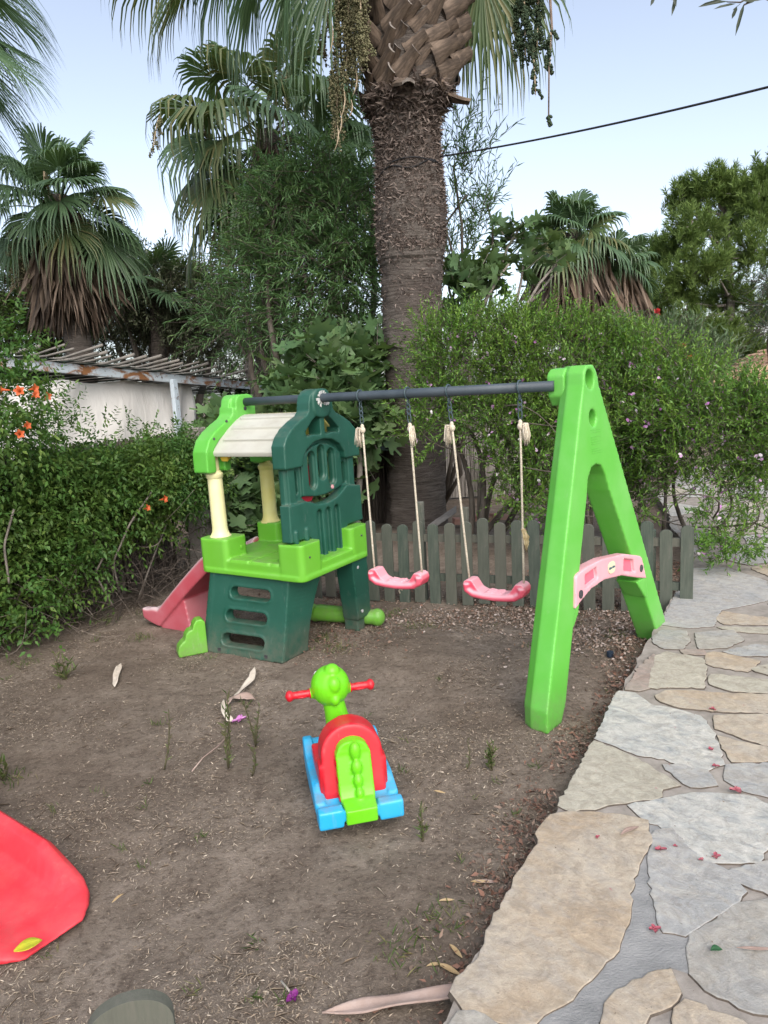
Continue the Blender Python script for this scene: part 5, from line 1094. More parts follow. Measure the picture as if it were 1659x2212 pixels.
def skirt(root, c, r, h, n, mat=None, name='dead_frond_skirt', top=.6, spread=1.):
    a = rng.random(n)*2*PI; t_ = rng.random(n); z0 = -top*t_; rr = r*(.35 + .65*np.sqrt(rng.random(n)))*spread
    base = np.column_stack([np.cos(a)*rr*.8, np.sin(a)*rr*.8, z0]) + c; d = np.column_stack([np.cos(a)*.12, np.sin(a)*.12, -np.ones(n)]) + rng.normal(size=(n, 3))*.14
    o = leaf_obj(name, [leaves(base, d, rdir(n), h*(.25 + .9*rng.random(n)), .02*(.5 + rng.random(n)), T_LEAF)], mat or M_DEAD, root); o.location = -root.location; return o
def fruit(root, top, bot, n, wd, mat, stalk=True, size=.013, name='fruit_cluster', bushy=1.):
    top, bot = np.asarray(top, float), np.asarray(bot, float); t_ = rng.random(n)**.8; w_ = wd*np.sin(PI*np.clip(t_*.9 + .08, 0, 1))**.6
    ln = np.linalg.norm(bot - top); nb = max(10, n//50); kb = rng.integers(0, nb, n); ang = rng.random(nb)*2*PI; off = (.3 + .7*rng.random(nb)); tb = np.linspace(.02, .9, nb)
    tt = tb[kb]; L_ = ln*(.16 + .12*rng.random(nb))[kb]; u = rng.random(n)
    p = top + (bot - top)*tt[:, None] + np.column_stack([np.cos(ang[kb])*off[kb]*wd*u**.5, np.sin(ang[kb])*off[kb]*wd*u**.5, -L_*u**1.3]) + rng.normal(size=(n, 3))*wd*.09*bushy
    V = p[:, None] + np.array([(1,0,0),(-1,0,0),(0,1,0),(0,-1,0),(0,0,1),(0,0,-1)])[None]*(size*(.6 + .7*rng.random(n)))[:, None, None]
    f = np.array([(0,2,4,4),(2,1,4,4),(1,3,4,4),(3,0,4,4),(2,0,5,5),(1,2,5,5),(3,1,5,5),(0,3,5,5)]); F = (f[None] + (np.arange(n)*6)[:, None, None]).reshape(-1, 4)
    o = leaf_obj(name, [(V.reshape(-1, 3), F)], mat, root); o.location = -root.location
    if stalk:
        mb = MB(); mb.tube(curve(top, bot, (0, 0, .05), 8), np.linspace(.014, .005, 8), 6); mb.build('stalk', M_STALK, o)
    return o
def trunk_lathe(prof, seg=40, bump=.0):
    """prof: list of (centre xyz, radius)"""
    C_ = np.array([p[0] for p in prof]); r = np.array([p[1] for p in prof]); k = int(np.linalg.norm(C_[-1] - C_[0])/.035) + 2
    tz = np.linspace(0, len(prof) - 1, k); Cc = np.stack([np.interp(tz, range(len(prof)), C_[:, i]) for i in range(3)], 1); rr = np.interp(tz, range(len(prof)), r); a = np.linspace(0, 2*PI, seg, endpoint=False)
    nz = (vnoise(a[None]*6 + 0*tz[:, None], Cc[:, 2:]*14, 1, 4) - .5)*bump + (np.sin(Cc[:, 2:]*2*PI/.052 + 1.2*np.sin(a*3)[None]))*bump*.22
    X_ = Cc[:, None] + np.stack([np.cos(a)[None]*(rr[:, None] + nz), np.sin(a)[None]*(rr[:, None] + nz), 0*nz], -1); return X_
# ---- the big palm behind the fence
YP = 8.0; pxs = [(1135, 901, 78), (1090, 900, 71), (1000, 899, 69), (850, 896, 68), (650, 890, 68.5), (575, 889, 70), (560, 888, 75), (450, 887, 79), (345, 883, 69), (300, 880, 66), (255, 876, 72), (225, 878, 86), (150, 895, 96), (60, 892, 94), (-40, 888, 92), (-160, 886, 78), (-260, 884, 60)]
prof = [(P(cx, py, YP), hw/FPX*YP*(.9 if py > 240 else .95)) for py, cx, hw in pxs]; prof[0] = (prof[0][0]*np.array([1, 1, 0]) + np.array([0, 0, -.05]), prof[0][1])
bigp = thing('palm_tree', 'tall fan palm with massive shaggy trunk standing behind the green fence', 'palm tree', (prof[0][0][0], YP, 0)); bl = -bigp.location
t = NT('palm_bark'); v = t.obj(); vz = t.mapping(v, (1, 1, 9)); rings = t.noise(2.6, 8, .68, t.mapping(v, (1.4, 1.4, 19)), .25); fib = t.noise(11, 8, .75, vz)
c = t.ramp(rings, [(.32, (.042,.036,.031)), (.5, (.11,.095,.083)), (.7, (.2,.178,.158))]); c = t.mix(t.ramp(fib, [(.4, (0,0,0)), (.7, (.7,.7,.7))]), c, (.18,.155,.135)); c = t.mix(t.ramp(t.noise(1.1, 4, .6, v), [(.45, (0,0,0)), (.65, (.6,.6,.6))]), c, (.075,.058,.052))
t.bsdf(c, .95, .1, t.math('ADD', rings, t.math('MULTIPLY', fib, .5)), .9, .04); M_BARK = t.m
mb = MB(); mb.grid(trunk_lathe(prof, 56, .03), 0, True); mb.build('trunk', M_BARK, bigp, loc=bl)
zc = np.array([p[0] for p in prof]); rc = np.array([p[1] for p in prof])
def tr_at(z): return np.array([np.interp(z, zc[:, 2], zc[:, 0]), YP, 0]), np.interp(z, zc[:, 2], rc)
zfl0, zfl1 = P(0, 590, YP)[2] + .0, P(885, 215, YP)[2]
n = 15000; z = zfl0 - .05 + (zfl1 - zfl0 + .1)*rng.random(n); z = np.where(rng.random(n) < .13, zfl0 + .05 - .9*rng.random(n)**1.8, z); a = rng.random(n)*2*PI; ctr = np.stack([tr_at(q)[0] for q in z]); rad = np.array([tr_at(q)[1] for q in z])
rd = np.column_stack([np.cos(a), np.sin(a), 0*a]); tn = np.column_stack([-np.sin(a), np.cos(a), 0*a]); pos = ctr + rd*(rad*.985)[:, None]; pos[:, 2] = z
k = np.clip((z - zfl0)/(zfl1 - zfl0), 0, 1); ln = (.03 + .05*rng.random(n)**2)*(.8 + .8*k**3)
d = nrm(rd*(.35 + .5*k)[:, None] + tn*rng.normal(size=(n, 1))*.8 + np.column_stack([0*k, 0*k, rng.normal(size=n)*.55 + .1]))
M_FIB = leafmat('trunk_fibre', [(0.054,0.041,0.035), (0.108,0.084,0.072), (0.180,0.144,0.125), (0.276,0.228,0.198), (0.084,0.062,0.054)], 0, .95, .1)
o = leaf_obj('trunk_fibre', [leaves(pos, d, rd + rng.normal(size=(n, 3))*.3, ln*1.15, ln*.27, T_LEAF)], M_FIB, bigp); o.location = bl; tag(o, kind='stuff')
# leaf bases
M_BOOT = plain('leaf_base', [(.03,.024,.02), (.1,.075,.057), (.22,.165,.125)], 8, .88, 1.0, stretch=(.6,2.5,1)); M_CUT = plain('cut_end', [(.13,.11,.095), (.2,.175,.155), (.27,.245,.22)], 20, .9)
def boot_mesh(L, w0, w1, curl):
    U, V = np.meshgrid(np.linspace(0, 1, 9), np.linspace(-1, 1, 9), indexing='ij'); w_ = w0*np.interp(U, [0, .35, .8, 1], [1.25, .95, .62, w1/w0]); x = U*L
    X_ = np.stack([x*(1) , V*w_/2, .035 + .045*(1 - V**2)*(1 - .5*U) + curl*U**2*L], -1); Bk = X_.copy(); Bk[..., 2] -= .022
    mb = MB(); mb.grid(X_); mb.grid(Bk[:, ::-1]); e = np.stack([X_[-1], Bk[-1]]); mb.grid(e, 1); mb.grid(np.stack([X_[:, 0], Bk[:, 0]])[:, :]); mb.grid(np.stack([Bk[:, -1], X_[:, -1]])); me = mb.mesh('leaf_base', True, 40); return me
bm_ = [boot_mesh(.27, .17, .115, .12), boot_mesh(.22, .16, .12, .3), boot_mesh(.31, .165, .10, .05)]
for m_ in bm_: m_.materials.append(M_BOOT); m_.materials.append(M_CUT)
z0b, z1b = P(885, 215, YP)[2], P(885, -150, YP)[2]; nb = 172
for i in range(nb):
    z = z0b + (z1b - z0b)*(i/nb); a = i*PI*(3 - math.sqrt(5)) ; cc, rad = tr_at(z); rd = Vector((math.cos(a), math.sin(a), 0)); lean = .4 + .35*rng.random()
    if rd.y > .25: continue
    sw = .55 + .25*rng.normal() if i > 6 else rng.normal()*.5
    x = (Vector((0, 0, 1))*(.42 + .2*rng.random()) + rd*lean*.62 + Vector((-math.sin(a), math.cos(a), 0))*sw*1.25).normalized()
    if i < 3: x = (Vector((0, 0, -.4)) + rd).normalized()
    zz = (rd - x*rd.dot(x)).normalized(); y = zz.cross(x); p = Vector(cc) + rd*(rad*.86) - Vector((-math.sin(a), math.cos(a), 0))*.1; p.z = z - .05
    sq = .72 + .5*rng.random(); x = x*sq; y = y*sq; zz = zz*sq; o = link('leaf_base', bm_[i % 3], None, bigp); o.matrix_local = Matrix(((x.x, y.x, zz.x, p.x + bl.x), (x.y, y.y, zz.y, p.y + bl.y), (x.z, y.z, zz.z, p.z + bl.z), (0, 0, 0, 1)))
TOP = P(885, -260, YP)
for px, py, Yo, dx, dz, R, rl in ((430, -75, -.1, -.75, -.62, 1.0, .3), (560, -95, -.5, -.42, -.85, 1.05, .1), (640, -60, .2, -.25, -.95, .95, -.3), (720, -70, -.3, -.05, -1, .95, .2), (500, -150, .3, -.6, -.8, 1.05, 0), (350, -120, .4, -.85, -.5, .95, -.2), (650, -150, -.7, -.3, -.9, 1.0, .4), (780, -60, .55, .0, -1, .8, .2), (1040, -60, -.2, .22, -1, 1.0, 1.0), (1075, -90, .3, .32, -.9, 1.05, 1.2), (1010, -30, .5, .2, -1, .85, .8)):
    c = P(px, py, YP + Yo); frond(bigp, TOP + (c - TOP)*.08, c, (dx, .05, dz), R, M_FRY if px in (350, 1040, 430) else M_FR, .03, ns=42, tip=.55, droop=.15, roll=rl, spread=1.75, split=.45)
for k in range(9):
    az = k*.7 + .3; o0 = np.array([math.cos(az)*.85, math.sin(az)*.85, .55]); b = TOP + (0, 0, .2); frond(bigp, b, b + o0*1.5, o0 + (0, 0, -.4), 1.1, None, .03, ns=30)
for px0, py0, px1, py1, Yo, n_, wd in ((760, -120, 748, 170, -.35, 3000, .17), (735, -60, 728, 230, -.25, 2100, .12), (775, -60, 785, 120, -.6, 1500, .11), (745, 120, 722, 300, -.2, 900, .09), (705, -40, 700, 120, .2, 700, .09)):
    fruit(bigp, P(px0, py0, YP + Yo), P(px1, py1, YP + Yo), int(n_*.7), wd, M_FRUIT, size=.0115, bushy=1.5)
for px0, py0, px1, py1, Yo, n_, wd in ((1130, -80, 1135, 120, -.3, 1500, .13), (1165, -40, 1160, 100, -.3, 1000, .1), (1150, 90, 1157, 205, -.3, 420, .07), (1190, 70, 1188, 150, -.35, 420, .08), (1120, -60, 1118, 60, -.1, 600, .1)):
    fruit(bigp, P(px0, py0, YP + Yo), P(px1, py1, YP + Yo), n_, wd, M_FRG)
mb = MB(); mb.tube(np.array([P(x, y, YP - .35) for x, y in ((1165, -120), (1188, -10), (1192, 60), (1186, 140), (1185, 268))]), [.016, .014, .012, .009, .008], 6); o = mb.build('fruit_stalk', plain('brown_stalk', [(.12,.09,.07), (.2,.15,.12), (.26,.2,.16)], 8, .8), bigp, loc=bl)
fruit(bigp, P(1185, 250, YP - .35), P(1186, 270, YP - .35), 160, .03, M_FRG, False)
mb = MB()
for px, py, ln in ((716, 45, 80), (742, 190, 70), (735, 240, 60), (768, 150, 60), (728, 270, 60), (758, 215, 45)):
    a, b = P(px, py, YP - .5), P(px - 8, py + ln, YP - .5); mb = MB(); mb.tube(curve(a, b, (.03, 0, 0), 7), [.006, .012, .02, .023, .017, .009, .003], 6, flat=.3); mb.build('dry_spathe', M_STALK, bigp, loc=bl)
# black cable tied round the trunk
M_CAB = plain('black_cable', [(.012,.012,.013), (.02,.02,.022), (.03,.03,.03)], 30, .6, .1)
mb = MB(); pA = P(952, 338, YP - .38); pB = P(1659, 154, 5.2); pC = pB + (pB - pA)*.8; tt = np.linspace(0, 1, 30); q = pA + (pC - pA)*tt[:, None]; q[:, 2] -= .10*4*tt*(1-tt); mb.tube(q, .0085, 6)
cz_ = pA[2]; cc, rad = tr_at(cz_); aa_ = np.linspace(-.9, -.9 - 2*PI, 40); mb.tube(np.array([cc + np.array([math.cos(a)*(rad + .02), math.sin(a)*(rad + .02), cz_ - .02 + .09*math.sin((a + .9)*1.0)*(.5) + .03*math.sin(a*5)]) for a in aa_]), .008, 6)
mb.tube(np.array([cc + np.array([math.cos(a)*(rad + .025), math.sin(a)*(rad + .025), cz_ + .0 + .02*math.sin(a*3)]) for a in np.linspace(-2.3, -.8, 18)]), .007, 6)
tag(mb.build('cable', M_CAB), 'thin black cable tied round the palm trunk and stretched across the sky', 'cable')
# ---- other palms
def palm(name, label, px, py, Y, n, pl, R, lo, hi, tw, skirt_h=None, skirt_r=.3, skirt_n=700, ns=26, tip=.6, trunk_px=None, az0=0., mix=.3, fruits=(), orange=0, group=None):
    c = P(px, py, Y); tb = P(*(trunk_px or (px, py + 300)), Y); tb[2] = 0; r = thing(name, label, 'palm tree', tb, 0, group)
    mb = MB(); pr = [(tb + (c - tb)*k, tw*(1.15 - .25*k)) for k in np.linspace(0, 1, 9)]; mb.grid(trunk_lathe(pr, 20, .02), 0, True); mb.build('trunk', M_BARK, r, loc=-r.location)
    crown(r, c, n, pl, R, lo, hi, None, ns, tip, az0, .018, mix=mix)
    if skirt_h: skirt(r, c - np.array([0, 0, .15]), skirt_r, skirt_h, skirt_n)
    if orange:
        for k in range(orange): o0 = np.array([-.3 + .5*k, -.8, -1.]); b = c - np.array([0, 0, .3]); frond(r, b, b + o0*.35, (o0[0]*.2, -.1, -1), .55, M_ORA, .01, ns=16, spread=1.0)
    for a, b, n_, wd in fruits: fruit(r, P(*a, Y - .5), P(*b, Y - .5), n_, wd, M_FRUIT)
    return r
palm('palm_tree', 'tall fan palm with spreading crown between the left palm and the big trunk', 575, 285, 12.0, 36, 1.1, 1.08, -58, 72, .2, 1.1, .28, 500, ns=42, tip=.75, trunk_px=(560, 800), az0=.4, fruits=(((600, 60), (590, 260), 1100, .16), ((620, 150), (610, 330), 900, .15), ((345, 250), (330, 330), 300, .1), ((480, 400), (470, 560), 1500, .26), ((520, 420), (540, 560), 900, .2), ((680, 330), (690, 520), 900, .2), ((440, 270), (435, 370), 300, .1)))
palm('palm_tree', 'fan palm with brown skirt and scaly trunk rising behind the shed roof', 125, 425, 11.0, 30, .62, .74, -38, 80, .19, 1.25, .36, 3200, ns=42, tip=.4, trunk_px=(180, 800), az0=1.9, mix=.2, fruits=(((95, 370), (105, 520), 700, .12), ((45, 480), (40, 620), 1000, .2), ((130, 420), (125, 560), 500, .1)))
lp = palm('palm_tree', 'fan palm whose long fronds enter at the upper left corner', -330, 40, 8.0, 6, .5, .7, -40, 60, .25, None, ns=34, tip=.5, trunk_px=(-330, 900), az0=2.2, mix=.3)
lb = P(-330, 40, 8.0)
for px, py, Yo, dx, dz, R, rl in ((-60, -35, -.2, .85, -.45, .95, .2), (-75, 60, .2, .9, -.35, 1.0, -.2), (-80, 140, -.3, .72, -.7, 1.05, .3), (-100, 190, .3, .55, -.85, 1.05, 0), (-55, 30, .5, .7, -.7, .9, .5), (-120, 260, 0, .4, -.95, .95, .1), (-50, -90, .4, .8, -.55, 1.0, .2), (-90, 100, .6, .8, -.55, 1.0, .4), (-60, 90, -.5, .85, -.5, .9, -.3), (-110, 230, -.4, .5, -.85, 1.0, .3), (-40, -20, .7, .75, -.6, .9, -.2)):
    c = P(px, py, 8.0 + Yo); frond(lp, lb + (c - lb)*.1, c, (dx, .05, dz), R, M_FR, .022, ns=44, tip=.3, droop=.12, roll=rl, spread=1.35, split=.34)
palm('palm_tree', 'small fan palm with upright fronds low between two larger palms', 335, 612, 15.0, 13, .62, .72, -15, 80, .14, None, ns=24, tip=.12, trunk_px=(335, 850), az0=.2, mix=.2)
palm('palm_tree', 'fan palm with brown skirt, left one of the pair beside the pine', 1236, 505, 16.0, 28, .55, .8, -14, 80, .25, 1.6, .72, 4600, ns=30, tip=.5, trunk_px=(1240, 800), az0=.6, mix=.25, orange=2)
palm('palm_tree', 'lower fan palm, right one of the pair beside the pine', 1325, 565, 16.6, 22, .48, .7, -16, 72, .25, 1.4, .62, 3800, ns=30, tip=.5, trunk_px=(1320, 800), az0=2.2, mix=.35, orange=1)
# ------------------------------------------------------------------ trees and shrubs
M_WOOD = plain('grey_wood_bark', [(.05,.04,.033), (.1,.085,.07), (.16,.14,.12)], 12, .95, .6, stretch=(1,1,.3)); M_LIMB = plain('pale_limb', [(.15,.13,.11), (.24,.215,.19), (.32,.29,.26)], 12, .9, .4)
def tree(name, label, cat, base, lobes, nt, leafkw, lsz, lw, T, mat, root_pts, r0=.08, stem_r=.004, group=None, nbr=14, sag=.1, crown_name='crown', wood=None, extra=()):
    r = thing(name, label, cat, base, 0, group); off = -r.location
    pos, d, up, b, e = twigs(lobes, nt, **leafkw); n = len(pos)
    parts = [leaves(pos, d, up, lsz*(.65 + .7*rng.random(n)), lw*(.7 + .6*rng.random(n)), T)] + list(extra)
    leaf_obj(crown_name, parts, mat, r).location = off
    mb = MB(); C_ = np.array([l[0] for l in lobes]); idx = rng.choice(len(C_), min(nbr, len(C_)), replace=False)
    for q in root_pts: branches(mb, np.asarray(q, float), [C_[i] + rng.normal(size=3)*.1 for i in idx[:nbr]], r0, .012, sag, 7)
    mb.build('trunk', wood or M_WOOD, r, loc=off)
    if stem_r:
        V, F = stems(b, e, stem_r, stem_r*.5); o = link('twigs', np_mesh('twigs', V, F), wood or M_WOOD, r, off); tag(o, kind='stuff')
    return r
# willow-leaved tree left of the trunk
M_WIL = leafmat('willow_leaf', [(0.084,0.174,0.069), (0.118,0.235,0.095), (0.162,0.302,0.129), (0.095,0.196,0.081), (0.202,0.325,0.123)], .38, .5, .35, .35)
WL = lobes_px([(700, 400, 9.2, 75, 75), (640, 480, 9.2, 80, 80), (750, 500, 9, 70, 90), (580, 560, 9.3, 80, 75), (690, 600, 9, 90, 85), (770, 640, 8.9, 60, 80), (560, 670, 9.2, 90, 70), (650, 700, 9, 90, 70), (740, 740, 8.9, 80, 70), (600, 770, 12.5, 80, 40), (790, 420, 9.4, 40, 80), (610, 420, 9.5, 50, 50), (560, 490, 9.5, 50, 55), (470, 700, 9.6, 35, 35), (700, 830, 8.7, 80, 50), (790, 560, 9, 40, 80), (800, 780, 8.8, 35, 60)])
tree('willow_tree', 'feathery green tree with narrow leaves left of the big palm trunk', 'tree', P(640, 1050, 9)*np.array([1, 1, 0]), WL, 1550, dict(tl=.55, nl=16, out=.45, up=.5, rnd=.75, droop=.35, shell=.3, lang=.55), .12, .0145, T_LEAF, M_WIL, [P(650, 1080, 9)*np.array([1, 1, 0]), P(700, 1080, 9.3)*np.array([1, 1, 0])], .07, .0045, nbr=14)
SP = lobes_px([(985, 400, 9.3, 25, 50), (1010, 350, 9.3, 30, 40), (975, 480, 9.3, 22, 50), (1040, 470, 9.3, 30, 40), (1010, 560, 9.3, 30, 50), (980, 300, 9.5, 18, 40), (965, 560, 9.2, 25, 60)])
tree('sapling', 'sparse narrow leaved branches sticking out right of the big palm trunk', 'tree', P(960, 1050, 9.3)*np.array([1, 1, 0]), SP, 105, dict(tl=.6, nl=15, out=.3, up=.6, rnd=.45, droop=.05, shell=.2, lang=.6), .12, .013, T_LEAF, M_WIL, [P(955, 1050, 9.3)*np.array([1, 1, 0])], .03, .004, nbr=7)
# dark olive trees behind the shed
M_OLV = leafmat('olive_leaf', [(0.088,0.106,0.062), (0.125,0.150,0.088), (0.169,0.188,0.112), (0.075,0.094,0.053)], .18, .6)
OL = lobes_px([(x, y, 15 + (i % 3), 70, 55) for i, (x, y) in enumerate(((250, 640), (320, 690), (390, 640), (440, 720), (260, 720), (350, 750), (440, 640), (230, 690), (480, 760), (330, 640), (500, 690), (410, 700), (300, 600)))])
tree('olive_tree', 'dull olive green trees massed behind the shed roof', 'tree', P(350, 800, 15.5)*np.array([1, 1, 0]), OL, 3200, dict(tl=.5, nl=13, out=.5, up=.3, rnd=.8, droop=.15, shell=.3), .11, .03, T_LEAF, M_OLV, [P(350, 850, 15.5)*np.array([1, 1, 0])], .12, .006)
OL2 = lobes_px([(x, y, 13, 55, 45) for x, y in ((20, 700), (60, 730), (0, 640), (110, 720), (30, 600), (-40, 680), (90, 660), (140, 740))])
tree('olive_tree', 'dark tree behind the vine hedge at the left picture edge', 'tree', P(20, 850, 13)*np.array([1, 1, 0]), OL2, 1100, dict(tl=.45, nl=12, out=.5, up=.3, rnd=.8, droop=.25, shell=.3), .1, .032, T_LEAF, leafmat('dark_tree_leaf', [(.03,.055,.018), (.05,.08,.025), (.085,.11,.04)], .2), [P(20, 850, 13)*np.array([1, 1, 0])], .1, .006)
# fig tree behind the playhouse
M_FIG = leafmat('fig_leaf', [(0.060,0.120,0.050), (0.084,0.162,0.066), (0.120,0.210,0.090), (0.072,0.138,0.058), (0.150,0.228,0.108)], .22, .55, .4, .6)
FG = lobes_px([(x, y, Y, 55, 50) for x, y, Y in ((490, 950, 7.2), (560, 960, 7.1), (640, 880, 7.5), (700, 830, 7.6), (760, 860, 7.4), (560, 1060, 7), (520, 1140, 6.9), (640, 960, 7.3), (480, 1040, 7.1), (600, 1130, 6.9), (700, 790, 7.8), (780, 790, 7.9), (750, 930, 7.3), (690, 950, 7.3), (650, 1050, 7.1), (500, 1180, 6.7), (460, 1120, 6.8), (620, 1190, 6.8))])
for ce, r in FG: ce[1] += .25
tree('fig_tree', 'fig tree with large lobed dark leaves behind the playhouse', 'tree', P(640, 1180, 7.4)*np.array([1, 1, 0]), FG, 760, dict(tl=.3, nl=4, out=.6, up=.35, rnd=.7, droop=.3, shell=.35, lang=.8), .215, .215, T_FIG, M_FIG, [P(640, 1190, 7.5)*np.array([1, 1, 0]), P(760, 1190, 7.5)*np.array([1, 1, 0])], .045, .007, nbr=16, wood=M_LIMB)
F2 = lobes_px([(1080, 520, 9, 28, 22), (1130, 535, 9, 35, 22), (1180, 545, 9, 35, 25), (1130, 580, 8.9, 35, 20), (1185, 590, 8.9, 30, 22), (1010, 620, 9, 45, 32), (970, 600, 9.1, 30, 30), (1050, 610, 9, 30, 25), (980, 660, 8.9, 40, 30), (1040, 660, 8.9, 40, 30), (1110, 510, 9, 20, 15)])
tree('fig_tree', 'fig branch with big lobed leaves and pale limbs above the flowering shrub', 'tree', P(1000, 1050, 9.2)*np.array([1, 1, 0]), F2, 84, dict(tl=.26, nl=4, out=.6, up=.5, rnd=.6, droop=.25, shell=.35, lang=.8), .185, .185, T_FIG, M_FIG, [P(985, 820, 9.2)], .04, .007, nbr=11, sag=-.06, wood=M_LIMB)
# flowering shrub
M_SHR = leafmat('shrub_leaf', [(0.066,0.162,0.026), (0.108,0.240,0.036), (0.162,0.324,0.048), (0.078,0.198,0.036), (0.228,0.360,0.060)], .34, .45, .45, .45)
SL = [(960, 740, 6.6, 60, 60), (930, 850, 6.4, 50, 55), (905, 930, 6.3, 40, 35), (1030, 690, 6.7, 65, 40), (1010, 800, 6.4, 80, 80), (1120, 700, 6.7, 80, 50), (1110, 800, 6.4, 90, 80), (1060, 900, 6.3, 90, 70), (1160, 900, 6.3, 80, 80), (1220, 740, 6.6, 80, 60), (1230, 850, 6.3, 90, 80), (1310, 760, 6.6, 90, 60), (1340, 850, 6.3, 100, 80), (1400, 800, 6.4, 90, 55), (1300, 950, 6.1, 90, 70), (1420, 930, 6.0, 110, 80), (1500, 850, 6.0, 100, 60), (1560, 900, 5.7, 110, 70), (1640, 880, 5.6, 80, 60), (1640, 980, 5.5, 80, 70), (1530, 980, 5.7, 100, 60), (1620, 1060, 5.5, 70, 45), (1540, 1050, 5.6, 70, 35), (1100, 1000, 6.2, 60, 60), (1170, 1010, 6.1, 70, 60), (1160, 1080, 6.0, 55, 40), (1110, 1060, 6.1, 40, 40), (1430, 1010, 6.0, 80, 40), (1360, 1020, 6.1, 60, 50), (1370, 1090, 6.1, 45, 40), (1300, 1060, 6.2, 50, 40), (1215, 1080, 6.2, 40, 50), (1590, 1150, 5.2, 55, 22), (1630, 1130, 5.2, 35, 18), (1550, 1190, 5.1, 35, 22), (1540, 1120, 5.2, 25, 30), (1590, 1205, 5.0, 28, 16), (1150, 660, 6.8, 35, 25), (1250, 690, 6.8, 50, 30), (1400, 740, 6.8, 50, 30), (1480, 790, 6.4, 60, 30), (1350, 720, 6.9, 60, 25)]
SL = [(x, y + (42 if y < 730 else 18 if y < 800 else 0) , Y, rx, ry*.86) for x, y, Y, rx, ry in [(a, b, c, d*.86, e) for a, b, c, d, e in SL]]; SLo = lobes_px(SL)
def shoots(px, n):
    b, e = [], []
    for x, y, Y, L in px:
        pass
shr = tree('flowering_shrub', 'wide green shrub dotted with purple and white blossoms beside the A frame', 'shrub', P(1050, 1120, 6.6)*np.array([1, 1, 0]), SLo, 6300, dict(tl=.25, nl=12, out=.5, up=.5, rnd=.65, droop=.1, shell=.45, lang=.75, wob=.3), .042, .0145, T_LEAF, M_SHR, [P(1020, 1130, 6.7)*np.array([1, 1, 0])], .03, .0025, nbr=1, crown_name='foliage')
so_ = Vector(-shr.location); mb = MB()
gp, gd, gu, gb, ge = twigs(SLo, 900, .26, 18, .45, .85, .4, .03, 1.0, .7, wob=.3)
o = leaf_obj('new_growth', [leaves(gp, gd, gu, .028 + .018*rng.random(len(gp)), .0135, T_LEAF), stems(gb, ge, .0025, .0012)], leafmat('new_growth', [(.12,.24,.03), (.17,.31,.045), (.23,.36,.06), (.14,.27,.04)], .38, .45, .4), shr); o.location = so_; tag(o, kind='stuff')
pb, pd, pu, eb, ee = [], [], [], [], []
for (x0, y0), (x1, y1), Y in (((1590, 860), (1625, 780), 5.5), ((1560, 850), (1575, 800), 5.5), ((1530, 860), (1535, 805), 5.6), ((1480, 830), (1470, 780), 5.9), ((1640, 850), (1655, 800), 5.4), ((1180, 700), (1190, 640), 6.5), ((1110, 700), (1095, 650), 6.5), ((1250, 720), (1270, 660), 6.5), ((1020, 720), (1000, 670), 6.5), ((960, 760), (925, 710), 6.4), ((920, 850), (880, 815), 6.3), ((940, 960), (890, 990), 6.2), ((1340, 760), (1355, 700), 6.4), ((1400, 780), (1420, 730), 6.3), ((1150, 1100), (1130, 1130), 5.9), ((1200, 1110), (1225, 1135), 5.9), ((1350, 1100), (1340, 1135), 5.8), ((1380, 1110), (1400, 1140), 5.8), ((1560, 1150), (1500, 1165), 5.1), ((1590, 1180), (1640, 1150), 5.0), ((1570, 1190), (1545, 1225), 5.0), ((1600, 1190), (1630, 1185), 5.0), ((1530, 1100), (1500, 1140), 5.3)):
    for k_ in range(4):
        a, b = P(x0, y0, Y) + rng.normal(size=3)*.06, P(x1, y1, Y) + rng.normal(size=3)*.05; t_ = np.linspace(.05, 1, 26)[:, None]; q = a + (b - a)*t_; d_ = nrm(b - a); sd = nrm(np.cross(d_, rdir(26)))
        pb.append(q); pd.append(nrm(d_*.7 + sd + rng.normal(size=(26, 3))*.2)); pu.append(rdir(26)); eb.append(a); ee.append(b)
pb, pd, pu = map(np.concatenate, (pb, pd, pu)); o = leaf_obj('shoots', [leaves(pb, pd, pu, .03 + .02*rng.random(len(pb)), .0135, T_LEAF), stems(np.array(eb), np.array(ee), .003, .0015)], M_SHR, shr); o.location = so_; tag(o, kind='stuff')
for px in (1005, 1018, 1032, 1046, 1060):
    b = P(px + 6, 1125, 6.75); b[2] = 0; mb.tube(curve(b, P(px - 30 + (px - 1005)*2.2, 930, 6.6), rng.normal(size=3)*.1, 9), np.linspace(.032, .018, 9), 8)
for (bx, by), tx, ty_ in (((1275, 1130), 1262, 1010), ((1278, 1140), 1300, 1000), ((1430, 1120), 1440, 1000), ((1500, 1110), 1480, 1000), ((1500, 1110), 1560, 1040), ((1330, 1100), 1400, 985)):
    b = P(bx, by, 6.3); b[2] = 0; mb.tube(curve(b, P(tx, ty_, 6.1), rng.normal(size=3)*.12, 9), np.linspace(.022, .010, 9), 7)
for k in range(46):
    i, j = rng.choice(len(SLo), 2); mb.tube(curve(SLo[i][0], SLo[i][0] + (SLo[j][0] - SLo[i][0])*min(1, .8/np.linalg.norm(SLo[j][0] - SLo[i][0] + 1e-6)), rng.normal(size=3)*.15, 9), np.linspace(.008, .003, 9), 5)
mb.build('branches', M_WOOD, shr, loc=so_)
pos, d, up, b, e = twigs(SLo, 520, .07, 3, .9, .3, .5, 0, 1.12)
o = leaf_obj('blossoms', [leaves(pos, rdir(len(pos)), rdir(len(pos)), .02 + .02*rng.random(len(pos)), .026, T_OVAL)], leafmat('shrub_blossom', [(.36,.12,.36), (.5,.22,.5), (.62,.45,.6), (.7,.66,.68), (.42,.16,.42)], .2), shr); o.location = so_; tag(o, kind='stuff')
